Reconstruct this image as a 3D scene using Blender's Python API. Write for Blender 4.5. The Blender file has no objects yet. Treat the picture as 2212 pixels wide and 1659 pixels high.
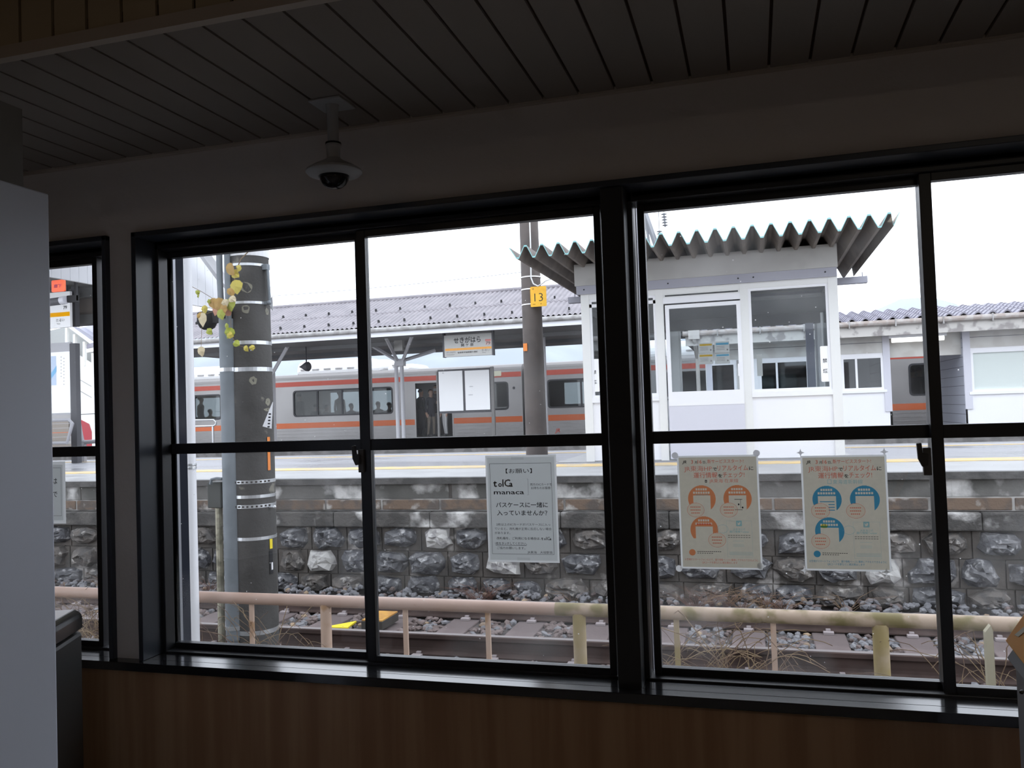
import bpy, bmesh, math, random
from mathutils import Vector, Matrix, noise

random.seed(7)
SC = bpy.context.scene
COL = SC.collection

# ------------------------------------------------------------------ camera
CZ = 1.40                       # eye height above the waiting-room floor
FPX, YAW, PITCH, ROLL = 1807.13, 0.2810, 0.0314, -0.0341
_f = Vector((-math.sin(YAW)*math.cos(PITCH), math.cos(YAW)*math.cos(PITCH), math.sin(PITCH)))
_r = Vector((math.cos(YAW), math.sin(YAW), 0))
_u = _r.cross(_f)
RGT = _r*math.cos(ROLL) + _u*math.sin(ROLL)
UPV = -_r*math.sin(ROLL) + _u*math.cos(ROLL)
cam_d = bpy.data.cameras.new('camera')
cam_d.sensor_width = 36.0
cam_d.sensor_fit = 'HORIZONTAL'
cam_d.lens = FPX/2212*36.0
cam_d.clip_start = 0.02
cam_d.clip_end = 3000
cam = bpy.data.objects.new('camera', cam_d)
COL.objects.link(cam)
M = Matrix((RGT, UPV, -_f)).transposed().to_4x4()
M.translation = Vector((0, 0, CZ))
cam.matrix_world = M
SC.camera = cam

# ------------------------------------------------------------------ sky, exposure
W = bpy.data.worlds.new('sky'); SC.world = W
W.use_nodes = True
_bg = W.node_tree.nodes['Background']
_bg.inputs[0].default_value = (0.90, 0.94, 1.04, 1)
_bg.inputs[1].default_value = 2.9
SC.view_settings.view_transform = 'Standard'
SC.view_settings.look = 'None'
SC.view_settings.exposure = 0.0
SC.view_settings.gamma = 1.0
SC.view_settings.use_curve_mapping = False
SC.cycles.max_bounces = 10
SC.cycles.transparent_max_bounces = 24
SC.cycles.diffuse_bounces = 5
SC.cycles.use_denoising = True
SC.cycles.sample_clamp_indirect = 6.0

# the room's own warm ceiling lamp, in the raised part of the ceiling behind the viewer
lamp_d = bpy.data.lights.new('ceiling_lamp', 'AREA')
lamp_d.shape = 'RECTANGLE'; lamp_d.size = 1.2; lamp_d.size_y = 0.2
lamp_d.energy = 1.3; lamp_d.color = (1.0, 0.72, 0.42)
lamp = bpy.data.objects.new('ceiling_lamp', lamp_d)
lamp.location = (-2.0, -0.2, 2.70); COL.objects.link(lamp)
fill_light_d = bpy.data.lights.new('room_fill_light', 'AREA')  # added fill light, unseen, to brighten the right side of the room
fill_light_d.shape = 'RECTANGLE'; fill_light_d.size = 1.2; fill_light_d.size_y = 0.3
fill_light_d.energy = 9.0; fill_light_d.color = (1.0, 0.86, 0.70)
fill_light = bpy.data.objects.new('room_fill_light', fill_light_d)
fill_light.location = (1.6, -1.6, 2.70); COL.objects.link(fill_light)
fill_light['label'] = 'added unseen fill light under the raised ceiling behind the viewer to the right'
fill_light['category'] = 'lamp'
lamp['label'] = 'warm strip lamp in the raised ceiling behind the viewer'
lamp['category'] = 'lamp'

# ------------------------------------------------------------------ helpers
def P(px, py, y=None, x=None, z=None):
    "point seen at photo pixel (px,py) on the plane y=.., x=.. or z=.. (z is a real height)"
    d = _f + RGT*((px-1106)/FPX) + UPV*((829.5-py)/FPX)
    t = y/d.y if y is not None else (x/d.x if x is not None else (z-CZ)/d.z)
    return Vector((0, 0, CZ)) + d*t

def Z(v): return v + CZ

MATS = {}
def mat(name, col, rough=0.6, metal=0.0, col2=None, scale=6.0, lo=0.4, hi=0.6, bump=0.0, stretch=None,
        detail=4.0, spec=0.5, bscale=None, col3=None, scale3=20.0, lo3=0.6, hi3=0.7, rough2=None):
    if name in MATS: return MATS[name]
    m = bpy.data.materials.new(name); m.use_nodes = True
    nt = m.node_tree; N = nt.nodes; L = nt.links
    b = N['Principled BSDF']
    b.inputs['Roughness'].default_value = rough
    b.inputs['Metallic'].default_value = metal
    b.inputs['Specular IOR Level'].default_value = spec
    b.inputs['Base Color'].default_value = (*col, 1)
    if col2 is not None or bump:
        tc = N.new('ShaderNodeTexCoord'); mp = N.new('ShaderNodeMapping')
        L.new(tc.outputs['Object'], mp.inputs[0])
        if stretch: mp.inputs['Scale'].default_value = stretch
    if col2 is not None:
        n = N.new('ShaderNodeTexNoise'); n.inputs['Scale'].default_value = scale
        n.inputs['Detail'].default_value = detail
        L.new(mp.outputs[0], n.inputs['Vector'])
        r = N.new('ShaderNodeMapRange'); r.inputs[1].default_value = lo; r.inputs[2].default_value = hi
        r.interpolation_type = 'SMOOTHSTEP'
        L.new(n.outputs['Fac'], r.inputs[0])
        x = N.new('ShaderNodeMix'); x.data_type = 'RGBA'
        x.inputs[6].default_value = (*col, 1); x.inputs[7].default_value = (*col2, 1)
        L.new(r.outputs[0], x.inputs[0])
        out = x.outputs[2]
        if rough2 is not None:
            q = N.new('ShaderNodeMapRange'); q.inputs[3].default_value = rough; q.inputs[4].default_value = rough2
            L.new(r.outputs[0], q.inputs[0]); L.new(q.outputs[0], b.inputs['Roughness'])
        if col3 is not None:
            n3 = N.new('ShaderNodeTexNoise'); n3.inputs['Scale'].default_value = scale3
            n3.inputs['Detail'].default_value = 6
            L.new(mp.outputs[0], n3.inputs['Vector'])
            r3 = N.new('ShaderNodeMapRange'); r3.inputs[1].default_value = lo3; r3.inputs[2].default_value = hi3
            L.new(n3.outputs['Fac'], r3.inputs[0])
            x3 = N.new('ShaderNodeMix'); x3.data_type = 'RGBA'
            L.new(out, x3.inputs[6]); x3.inputs[7].default_value = (*col3, 1)
            L.new(r3.outputs[0], x3.inputs[0]); out = x3.outputs[2]
        L.new(out, b.inputs['Base Color'])
    if bump:
        n2 = N.new('ShaderNodeTexNoise'); n2.inputs['Scale'].default_value = bscale or scale*3
        n2.inputs['Detail'].default_value = 6
        L.new(mp.outputs[0], n2.inputs['Vector'])
        bp = N.new('ShaderNodeBump'); bp.inputs['Strength'].default_value = bump
        bp.inputs['Distance'].default_value = 0.02
        L.new(n2.outputs['Fac'], bp.inputs['Height']); L.new(bp.outputs[0], b.inputs['Normal'])
    MATS[name] = m
    return m

def glass(name, tint, refl=1.45, specks=0.0, smear=0.0):
    "thin pane: clear (tinted) transmission plus fresnel reflection, with dust specks on it"
    m = bpy.data.materials.new(name); m.use_nodes = True
    nt = m.node_tree; N = nt.nodes; L = nt.links
    for n in list(N): N.remove(n)
    out = N.new('ShaderNodeOutputMaterial')
    tr = N.new('ShaderNodeBsdfTransparent'); tr.inputs[0].default_value = (*tint, 1)
    gl = N.new('ShaderNodeBsdfGlossy'); gl.inputs['Roughness'].default_value = 0.02
    fr = N.new('ShaderNodeFresnel'); fr.inputs['IOR'].default_value = refl
    mx = N.new('ShaderNodeMixShader')
    L.new(fr.outputs[0], mx.inputs[0]); L.new(tr.outputs[0], mx.inputs[1]); L.new(gl.outputs[0], mx.inputs[2])
    last = mx.outputs[0]
    if specks or smear:
        tc = N.new('ShaderNodeTexCoord')
        tl = N.new('ShaderNodeBsdfTranslucent'); tl.inputs[0].default_value = (0.9, 0.9, 0.9, 1)
        v = N.new('ShaderNodeTexVoronoi'); v.inputs['Scale'].default_value = 55
        L.new(tc.outputs['Object'], v.inputs['Vector'])
        sp = N.new('ShaderNodeSeparateColor'); L.new(v.outputs['Color'], sp.inputs[0])
        lim = N.new('ShaderNodeMapRange')       # few cells carry a speck, of random size
        lim.inputs[1].default_value = 1-specks; lim.inputs[2].default_value = 1.0
        lim.inputs[3].default_value = 0.0; lim.inputs[4].default_value = 0.11
        L.new(sp.outputs[0], lim.inputs[0])
        lt = N.new('ShaderNodeMath'); lt.operation = 'LESS_THAN'
        L.new(v.outputs['Distance'], lt.inputs[0]); L.new(lim.outputs[0], lt.inputs[1])
        ml = N.new('ShaderNodeMath'); ml.operation = 'MULTIPLY'; ml.inputs[1].default_value = 0.75
        L.new(lt.outputs[0], ml.inputs[0])
        ns = N.new('ShaderNodeTexNoise'); ns.inputs['Scale'].default_value = 3.0; ns.inputs['Detail'].default_value = 5
        L.new(tc.outputs['Object'], ns.inputs['Vector'])
        sm = N.new('ShaderNodeMapRange'); sm.inputs[1].default_value = 0.45; sm.inputs[2].default_value = 0.8
        sm.inputs[4].default_value = smear
        L.new(ns.outputs['Fac'], sm.inputs[0])
        ad = N.new('ShaderNodeMath'); ad.operation = 'MAXIMUM'
        L.new(ml.outputs[0], ad.inputs[0]); L.new(sm.outputs[0], ad.inputs[1])
        m2 = N.new('ShaderNodeMixShader')
        L.new(ad.outputs[0], m2.inputs[0]); L.new(last, m2.inputs[1]); L.new(tl.outputs[0], m2.inputs[2])
        last = m2.outputs[0]
    L.new(last, out.inputs[0])
    MATS[name] = m
    return m

def paper(name, col, trans=0.5, mottled=None):
    m = bpy.data.materials.new(name); m.use_nodes = True
    nt = m.node_tree; N = nt.nodes; L = nt.links
    for n in list(N): N.remove(n)
    out = N.new('ShaderNodeOutputMaterial')
    d = N.new('ShaderNodeBsdfDiffuse'); d.inputs[0].default_value = (*col, 1)
    t = N.new('ShaderNodeBsdfTranslucent'); t.inputs[0].default_value = (*col, 1)
    if mottled:
        tc = N.new('ShaderNodeTexCoord')
        n = N.new('ShaderNodeTexNoise'); n.inputs['Scale'].default_value = 60; n.inputs['Detail'].default_value = 5
        L.new(tc.outputs['Object'], n.inputs['Vector'])
        x = N.new('ShaderNodeMix'); x.data_type = 'RGBA'
        x.inputs[6].default_value = (*col, 1); x.inputs[7].default_value = (*mottled, 1)
        L.new(n.outputs['Fac'], x.inputs[0])
        L.new(x.outputs[2], d.inputs[0]); L.new(x.outputs[2], t.inputs[0])
    mx = N.new('ShaderNodeMixShader'); mx.inputs[0].default_value = trans
    L.new(d.outputs[0], mx.inputs[1]); L.new(t.outputs[0], mx.inputs[2])
    L.new(mx.outputs[0], out.inputs[0])
    MATS[name] = m
    return m

def tint(name, col):
    "printing ink: a colour filter over the backlit paper"
    m = bpy.data.materials.new(name); m.use_nodes = True
    nt = m.node_tree; N = nt.nodes; L = nt.links
    for n in list(N): N.remove(n)
    out = N.new('ShaderNodeOutputMaterial'); t = N.new('ShaderNodeBsdfTransparent'); t.inputs[0].default_value = (*col, 1)
    L.new(t.outputs[0], out.inputs[0]); return m

_TXT = {}
def text_mesh(s, bold=0.0, res=2):
    k = (s, bold, res)
    if k in _TXT: return _TXT[k]
    c = bpy.data.curves.new('t', 'FONT'); c.body = s; c.size = 1.0
    c.resolution_u = res; c.offset = bold; c.fill_mode = 'FRONT'
    o = bpy.data.objects.new('t', c); COL.objects.link(o)
    bpy.context.view_layer.update()
    dg = bpy.context.evaluated_depsgraph_get()
    me = bpy.data.meshes.new_from_object(o.evaluated_get(dg))
    vs = [tuple(v.co) for v in me.vertices]; fs = [tuple(p.vertices) for p in me.polygons]
    bpy.data.objects.remove(o); bpy.data.curves.remove(c); bpy.data.meshes.remove(me)
    _TXT[k] = (vs, fs)
    return _TXT[k]

class MB:
    "collects shapes and links them as ONE mesh object"
    def __init__(s): s.v = []; s.f = []; s.m = []
    def add(s, vs, fs, m=0):
        o = len(s.v); s.v += [tuple(v) for v in vs]
        for f in fs: s.f.append(tuple(i+o for i in f)); s.m.append(m)
    def box(s, a, b, m=0):
        (x0, y0, z0), (x1, y1, z1) = a, b
        x0, x1 = min(x0, x1), max(x0, x1); y0, y1 = min(y0, y1), max(y0, y1); z0, z1 = min(z0, z1), max(z0, z1)
        s.add([(x0,y0,z0),(x1,y0,z0),(x1,y1,z0),(x0,y1,z0),(x0,y0,z1),(x1,y0,z1),(x1,y1,z1),(x0,y1,z1)],
              [(3,2,1,0),(4,5,6,7),(0,1,5,4),(1,2,6,5),(2,3,7,6),(3,0,4,7)], m)
        return s
    def prism(s, poly, lo, hi, axis='y', m=0):
        "extrude a 2D polygon; axis y: poly is (x,z); axis x: (y,z); axis z: (x,y)"
        n = len(poly)
        def pt(p, h):
            return (p[0], h, p[1]) if axis == 'y' else ((h, p[0], p[1]) if axis == 'x' else (p[0], p[1], h))
        vs = [pt(p, lo) for p in poly] + [pt(p, hi) for p in poly]
        fs = [tuple(range(n)), tuple(range(2*n-1, n-1, -1))]
        for i in range(n): fs.append((i, i+n, (i+1) % n+n, (i+1) % n))
        s.add(vs, fs, m); return s
    def ring(s, outer, inner, y0, y1, m=0):
        "flat ring between two equally long (x,z) outlines, from y0 to y1"
        n = len(outer)
        vs = [(p[0], y0, p[1]) for p in outer]+[(p[0], y0, p[1]) for p in inner]+[(p[0], y1, p[1]) for p in outer]+[(p[0], y1, p[1]) for p in inner]
        fs = []
        for i in range(n):
            j = (i+1) % n
            fs += [(i, j, n+j, n+i), (2*n+j, 2*n+i, 3*n+i, 3*n+j), (i, 2*n+i, 2*n+j, j), (n+i, n+j, 3*n+j, 3*n+i)]
        s.add(vs, fs, m); return s
    def tube(s, pts, r, n=8, m=0, cap=True):
        pts = [Vector(p) for p in pts]; rs = r if isinstance(r, (list, tuple)) else [r]*len(pts)
        vs = []; up = None
        for i, p in enumerate(pts):
            d = (pts[min(i+1, len(pts)-1)]-pts[max(i-1, 0)]).normalized()
            if up is None:
                up = Vector((0, 0, 1)) if abs(d.z) < .9 else Vector((1, 0, 0))
            a = d.cross(up)
            if a.length < 1e-5: a = d.cross(Vector((0, 1, 0)))
            a.normalize(); b = a.cross(d).normalized(); up = b
            for k in range(n):
                t = 2*math.pi*k/n
                vs.append(p+(a*math.cos(t)+b*math.sin(t))*rs[i])
        fs = []
        for i in range(len(pts)-1):
            for k in range(n):
                fs.append((i*n+k, i*n+(k+1) % n, (i+1)*n+(k+1) % n, (i+1)*n+k))
        if cap:
            fs.append(tuple(range(n-1, -1, -1))); e = (len(pts)-1)*n; fs.append(tuple(range(e, e+n)))
        s.add(vs, fs, m); return s
    def lathe(s, prof, c, n=24, m=0, axis='z'):
        "prof: list of (radius, height)"
        vs = []; fs = []
        for r, h in prof:
            for k in range(n):
                t = 2*math.pi*k/n
                q = (r*math.cos(t), r*math.sin(t), h)
                if axis == 'y': q = (q[0], h, q[1])
                if axis == 'x': q = (h, q[0], q[1])
                vs.append((c[0]+q[0], c[1]+q[1], c[2]+q[2]))
        for i in range(len(prof)-1):
            for k in range(n):
                fs.append((i*n+k, i*n+(k+1) % n, (i+1)*n+(k+1) % n, (i+1)*n+k))
        fs.append(tuple(range(n-1, -1, -1))); e = (len(prof)-1)*n; fs.append(tuple(range(e, e+n)))
        s.add(vs, fs, m); return s
    def ball(s, c, r, n=10, k=7, m=0, jit=0.0, rot=None):
        rx, ry, rz = r if isinstance(r, (tuple, list)) else (r, r, r)
        vs = []; fs = []
        for i in range(k+1):
            ph = math.pi*i/k
            for j in range(n):
                t = 2*math.pi*j/n
                q = Vector((math.sin(ph)*math.cos(t)*rx, math.sin(ph)*math.sin(t)*ry, math.cos(ph)*rz))
                if jit and 0 < i < k: q *= 1+random.uniform(-jit, jit)
                if rot: q = rot @ q
                vs.append((c[0]+q.x, c[1]+q.y, c[2]+q.z))
        for i in range(k):
            for j in range(n):
                fs.append((i*n+j, (i+1)*n+j, (i+1)*n+(j+1) % n, i*n+(j+1) % n))
        s.add(vs, fs, m); return s
    def disc(s, cx, cz, y, r, m=0, n=24, sx=1.0):
        s.add([(cx+r*sx*math.cos(2*math.pi*k/n), y, cz+r*math.sin(2*math.pi*k/n)) for k in range(n)], [tuple(range(n))], m); return s
    def rect(s, x0, x1, z0, z1, y, m=0):
        s.add([(x0, y, z0), (x1, y, z0), (x1, y, z1), (x0, y, z1)], [(0, 1, 2, 3)], m); return s
    def text(s, st, x, z, size, y, m=0, bold=0.0, align='l', width=None, shear=0.0):
        vs, fs = text_mesh(st, 0.0 if '海' in st else bold)
        if not vs: return s
        x0 = min(v[0] for v in vs); x1 = max(v[0] for v in vs)
        k = 1.0
        if width: k = width/((x1-x0)*size)
        off = -x0 if align == 'l' else (-(x0+x1)/2 if align == 'c' else -x1)
        s.add([(x+(v[0]+off+shear*v[1])*size*k, y, z+v[1]*size) for v in vs], fs, m); return s
    def scan(s, shape, cuts, z0, z1, n, y, m=0):
        "flat print: rows of the shape with cut-outs; shape and cuts map a height to x-intervals"
        h = (z1-z0)/n
        for i in range(n):
            z = z0+h*(i+.5); iv = list(shape(z))
            for c in cuts:
                for (a, b) in c(z):
                    nv = []
                    for (p, q) in iv:
                        if b <= p or a >= q: nv.append((p, q)); continue
                        if a > p: nv.append((p, a))
                        if b < q: nv.append((b, q))
                    iv = nv
            for (p, q) in iv:
                if q-p > 1e-6: s.rect(p, q, z0+h*i, z0+h*(i+1), y, m)
        return s
    def holes(s, x0, x1, z0, z1, hs, y0, y1, m=0):
        "wall slab from y0 to y1 with rectangular holes (x0,x1,z0,z1)"
        xs = sorted({x0, x1, *[h[0] for h in hs], *[h[1] for h in hs]}); xs = [v for v in xs if x0 <= v <= x1]
        zs = sorted({z0, z1, *[h[2] for h in hs], *[h[3] for h in hs]}); zs = [v for v in zs if z0 <= v <= z1]
        for i in range(len(xs)-1):
            run = None
            for j in range(len(zs)-1):
                cx, cz = (xs[i]+xs[i+1])/2, (zs[j]+zs[j+1])/2
                solid = not any(h[0] < cx < h[1] and h[2] < cz < h[3] for h in hs)
                if solid: run = (zs[j] if run is None else run[0], zs[j+1])
                if run is not None and (not solid or j == len(zs)-2):
                    s.box((xs[i], y0, run[0]), (xs[i+1], y1, run[1]), m); run = None
        return s
    def xform(s, mtx, start=0):
        for i in range(start, len(s.v)): s.v[i] = tuple(mtx @ Vector(s.v[i]))
        return s
    def build(s, name, mats, parent=None, smooth=False, bevel=0.0, auto=None):
        me = bpy.data.meshes.new(name)
        off = Vector(parent['_o']) if parent is not None and '_o' in parent else Vector((0, 0, 0))
        me.from_pydata([tuple(Vector(v)-off) for v in s.v], [], s.f)
        mats = mats if isinstance(mats, (list, tuple)) else [mats]
        for m in mats: me.materials.append(m)
        me.polygons.foreach_set('material_index', s.m)
        if smooth: me.polygons.foreach_set('use_smooth', [True]*len(me.polygons))
        me.update()
        o = bpy.data.objects.new(name, me); COL.objects.link(o)
        if parent is not None:
            o.parent = parent; o['_o'] = tuple(off)
        if bevel:
            b = o.modifiers.new('b', 'BEVEL'); b.width = bevel; b.segments = 2; b.limit_method = 'ANGLE'
        if smooth and auto:
            me.set_sharp_from_angle(angle=auto)
        return o

def tag(o, label, cat, group=None):
    o['label'] = label; o['category'] = cat
    if group: o['group'] = group
    return o
def thing(name, loc, label, cat, group=None):
    o = bpy.data.objects.new(name, None); COL.objects.link(o)
    o.location = loc; o['_o'] = tuple(loc); o.empty_display_size = .05
    return tag(o, label, cat, group)
def struct(o): o['kind'] = 'structure'; return o
def copy_tree(o, delta=(0, 0, 0), parent=None):
    c = o.copy(); COL.objects.link(c)
    if parent is None: c.location = o.location+Vector(delta)
    else: c.parent = parent
    for ch in list(o.children): copy_tree(ch, parent=c)
    return c
def rr(x0, x1, z0, z1, r, n=5):
    pts = []
    for cx, cz, a0 in ((x1-r, z1-r, 0), (x0+r, z1-r, 90), (x0+r, z0+r, 180), (x1-r, z0+r, 270)):
        for k in range(n+1):
            a = math.radians(a0+90*k/n); pts.append((cx+r*math.cos(a), cz+r*math.sin(a)))
    return pts
def pxpoly(pts, y): return [(P(a, b, y=y).x, P(a, b, y=y).z) for a, b in pts]

def sh_ell(cx, cz, rx, rz):
    return lambda z: [] if abs(z-cz) >= rz else [(cx-rx*math.sqrt(1-((z-cz)/rz)**2), cx+rx*math.sqrt(1-((z-cz)/rz)**2))]
def sh_rect(x0, x1, z0, z1): return lambda z: [(x0, x1)] if z0 < z < z1 else []
def sh_poly(pts):
    def f(z):
        xs = []
        for i in range(len(pts)):
            (x0, a), (x1, b) = pts[i], pts[(i+1) % len(pts)]
            if (a > z) != (b > z): xs.append(x0+(z-a)/(b-a)*(x1-x0))
        xs.sort(); return list(zip(xs[::2], xs[1::2]))
    return f
# ================================================================== the waiting room
wallpaper = mat('wallpaper', (0.66, 0.61, 0.58), 0.85, bump=0.08, bscale=90)
plank = mat('plank', (0.27, 0.235, 0.21), 0.7)
groove = mat('groove', (0.06, 0.03, 0.02), 0.9)
plank_dk = mat('plank_riser', (0.46, 0.37, 0.25), 0.6)
trimpaint = mat('trim_paint', (0.50, 0.43, 0.37), 0.6)
blackmetal = mat('black_metal', (0.024, 0.026, 0.031), 0.36, spec=0.5)
blackmatt = mat('black_board', (0.042, 0.050, 0.066), 0.33)
wood = mat('wood_laminate', (0.55, 0.34, 0.19), 0.5, col2=(0.42, 0.23, 0.12), scale=3.0, lo=.35, hi=.65, stretch=(5, 5, .25), detail=6)
floorm = mat('floor_tile', (0.34, 0.32, 0.30), 0.5)
postpaint = mat('post_paint', (0.80, 0.85, 0.97), 0.5)
cam_white = mat('camera_white', (0.42, 0.42, 0.43), 0.5)
dome_black = mat('dome_black', (0.012, 0.012, 0.016), 0.12)
pane_m = glass('window_glass', (0.95, 0.96, 0.96), 1.30, specks=0.12, smear=0.05)
pane_r = glass('window_glass_dusty', (0.95, 0.96, 0.96), 1.30, specks=0.15, smear=0.09)
alu = mat('alu_strip', (0.32, 0.33, 0.36), 0.4, 0.6)

YW = 2.35                                   # room face of the window wall
CEI = Z(.894); UP = 2.80; YE = 1.594        # low ceiling, raised ceiling, edge between them
TOPZ, SILZ, APB = Z(.640), Z(-.785), Z(-.8125)
CX0, CX1 = -3.75, -2.090                    # opening of the left window
AX0, AX1 = -1.987, 1.285                    # opening of the double window

w = MB()
w.holes(-5.2, 3.6, Z(-.80), CEI+.06, [(CX0, CX1, SILZ-.03, TOPZ), (AX0, AX1, SILZ-.03, TOPZ)], YW, 2.52)
w.box((-5.2, YW, -.05), (3.6, 2.52, Z(-.80)))
wf = struct(w.build('wall_front', wallpaper))
p = MB(); p.box((-5.2, YW-.012, 0), (3.6, YW-.0005, APB+.004))
struct(p.build('wood_panel', wood, wf))
struct(MB().box((-5.2, -4.6, -.08), (3.6, YW, 0)).build('floor', floorm))
struct(MB().box((-5.2, -4.75, -.05), (3.6, -4.6, UP+.1)).build('wall_back', wallpaper))
struct(MB().box((3.6, -4.75, -.05), (3.75, 2.52, UP+.1)).build('wall_right', wallpaper))
struct(MB().box((-5.35, -4.75, -.05), (-5.2, 2.52, UP+.1)).build('wall_left', wallpaper))
# low boarded ceiling along the windows
c = MB(); c.box((-5.2, YE, CEI+.008), (3.6, YW, CEI+.06), 1)
gx = -.029
k0 = int((-5.2-gx)/.1033)-1
for k in range(k0, 40):
    a = gx+k*.1033+.004; b = gx+(k+1)*.1033-.004
    if b < -5.2 or a > 3.6: continue
    c.box((max(a, -5.2), YE+.012, CEI), (min(b, 3.6), YW-.02, CEI+.012))
struct(c.build('ceiling', [plank, groove]))
t = MB(); t.box((-5.2, YW-.022, CEI-.006), (3.6, YW-.001, CEI+.01)); struct(t.build('trim_1', trimpaint))
t = MB(); t.box((-5.2, YE-.012, CEI-.002), (3.6, YE+.012, CEI+.028)); struct(t.build('trim_2', trimpaint))
c = MB(); c.box((-5.2, YE+.004, CEI+.028), (3.6, YE+.03, UP), 1)
for k in range(-36, 56):
    a = -1.4635+k*.0978+.0045; b = a+.0978-.009
    if b < -5.2 or a > 3.6: continue
    c.box((max(a, -5.2), YE-.008, CEI+.028), (min(b, 3.6), YE+.006, UP))
struct(c.build('wall_riser', [plank_dk, groove]))
struct(MB().box((-5.2, -4.6, UP), (3.6, YE+.03, UP+.08)).build('ceiling_raised', plank))
# boxed header standing on the white post, running back towards the viewer
hz = P(65, 243, x=-1.70).z
struct(MB().box((-1.86, -.6, 1.956), (-1.70, 1.628, hz)).build('trim_3', mat('header_paint', (.26, .25, .24), .8)))
b = MB(); b.prism([(-1.86, 1.43), (-1.60, 1.43), (-1.60, 1.605), (-1.86, 1.605)], 0, 1.955, 'z')
tag(b.build('gate_post', postpaint, bevel=.004), 'white painted square post standing at the left edge of the room', 'post')

# ---- windows
def casing(x0, x1):
    m = MB(); t = .017
    m.box((x0, 2.330, SILZ-.0), (x0+t, 2.44, TOPZ)); m.box((x1-t, 2.330, SILZ), (x1, 2.44, TOPZ))
    m.box((x0, 2.330, TOPZ-t), (x1, 2.44, TOPZ)); return m
def frame(x0, x1, z0, z1, t, y0, y1, m=None, mi=0):
    m = m or MB()
    m.box((x0, y0, z0), (x0+t, y1, z1), mi); m.box((x1-t, y0, z0), (x1, y1, z1), mi)
    m.box((x0+t, y0, z1-t), (x1-t, y1, z1), mi); m.box((x0+t, y0, z0), (x1-t, y1, z0+t), mi); return m
GT, GB = Z(.573), Z(-.761)
BT, BB = Z(-.0765), Z(-.1125)
def sash(win, gx0, gx1, yc, lst, rst, pm):
    "one sliding sash: stiles lst/rst wide, rails, one glazing bar and two panes"
    m = MB(); h = .014
    m.box((gx0-lst, yc-h, GB-.02), (gx0, yc+h, GT+.022)); m.box((gx1, yc-h, GB-.02), (gx1+rst, yc+h, GT+.022))
    m.box((gx0, yc-h, GT), (gx1, yc+h, GT+.022)); m.box((gx0, yc-h, GB-.02), (gx1, yc+h, GB))
    m.box((gx0, yc-.010, BB), (gx1, yc+.010, BT))
    s = m.build('sash', blackmetal, win, bevel=.0015)
    for a, b2 in ((GB, BB), (BT, GT)):
        g = MB().box((gx0, yc-.002, a), (gx1, yc+.002, b2)); g.build('pane', pm, s)
    return s
def window(name, x0, x1, gl, gr, pml, pmr, right_open=True):
    w = bpy.data.objects.new(name, None); COL.objects.link(w); w.location = ((x0+x1)/2, 2.45, SILZ); w['_o'] = tuple(w.location); struct(w)
    m = frame(x0, x1, SILZ-.012, TOPZ-.017, .014, 2.425, 2.498); m.box((x0, 2.425, TOPZ-.045), (x1, 2.515, TOPZ-.017)); m.box((x0, 2.425, SILZ-.012), (x1, 2.515, SILZ+.006))
    struct(m.build('window_frame', blackmetal, w, bevel=.002))
    m = MB()                                       # outer track lips, light metal
    m.box((x0, 2.499, SILZ), (x0+.016, 2.512, TOPZ-.03)); m.box((x0+.028, 2.505, SILZ-.04), (x1-.028, 2.60, SILZ-.03))
    struct(m.build('outer_track', alu, w))
    m = MB(); m.box((x0-.02, 2.513, SILZ-.05), (x0+.015, 2.556, TOPZ)); m.box((x1-.015, 2.513, SILZ-.05), (x1+.02, 2.556, TOPZ))
    struct(m.build('outer_jamb', mat('jamb_navy', (.012, .015, .026), .7, spec=.15), w))
    sl = sash(w, gl[0], gl[1], 2.484, .020, .030, pml); sr = sash(w, gr[0], gr[1], 2.452, .030, .020, pmr)
    struct(sl); struct(sr)
    for s in (sl, sr):
        for ch in s.children: struct(ch)
    return w
window('window_1', CX0+.017, CX1-.017, (-3.68, -2.99), (-2.955, -2.247), pane_m, pane_m)
window('window_2', AX0+.017, -.397, (-1.956, -1.232), (-1.180, -.436), pane_m, pane_m)
window('window_3', -.333, AX1-.017, (-.290, .447), (.476, 1.222), pane_r, pane_r)
struct(casing(CX0, CX1).build('trim_4', blackmatt, bevel=.002))
struct(casing(AX0, AX1).build('trim_5', blackmatt, bevel=.002))
struct(MB().box((-.398, 2.345, SILZ-.01), (-.332, 2.53, TOPZ-.015)).build('trim_6', blackmetal, bevel=.003))
sill = MB(); sill.box((-5.2, 2.306, APB), (3.6, 2.352, SILZ)); sill.box((CX0, 2.352, APB), (CX1, 2.44, SILZ)); sill.box((AX0, 2.352, APB), (AX1, 2.44, SILZ))
sillm = mat('sill_board', (0.02, 0.021, 0.024), 0.14, spec=0.7)
struct(sill.build('trim_7', sillm, bevel=.0015))

# ---- sash locks
def lock(px, py, yc, label):
    c = P(px, py, y=yc); t = thing('sash_lock', c, label, 'lock', 'crescent locks on the window sashes')
    m = MB(); m.box((c.x-.006, yc-.004, c.z-.045), (c.x+.014, yc+.012, c.z+.028)); m.build('lock_plate', mat('lock_grey', (.10, .095, .09), .45), t, bevel=.002)
    m = MB(); m.prism([(c.x-.022, c.z+.04), (c.x-.010, c.z+.042), (c.x-.008, c.z+.014), (c.x+.006, c.z+.012), (c.x+.004, c.z-.018), (c.x-.010, c.z-.022), (c.x-.02, c.z)], yc-.016, yc-.004)
    m.build('lock_lever', mat('lock_dark', (.05, .048, .05), .4), t, bevel=.002)
lock(778, 990, 2.432, 'dark sash lock on the meeting stile of the middle window')
lock(1999, 990, 2.432, 'grey sash lock at the right, beside the blue poster')

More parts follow.
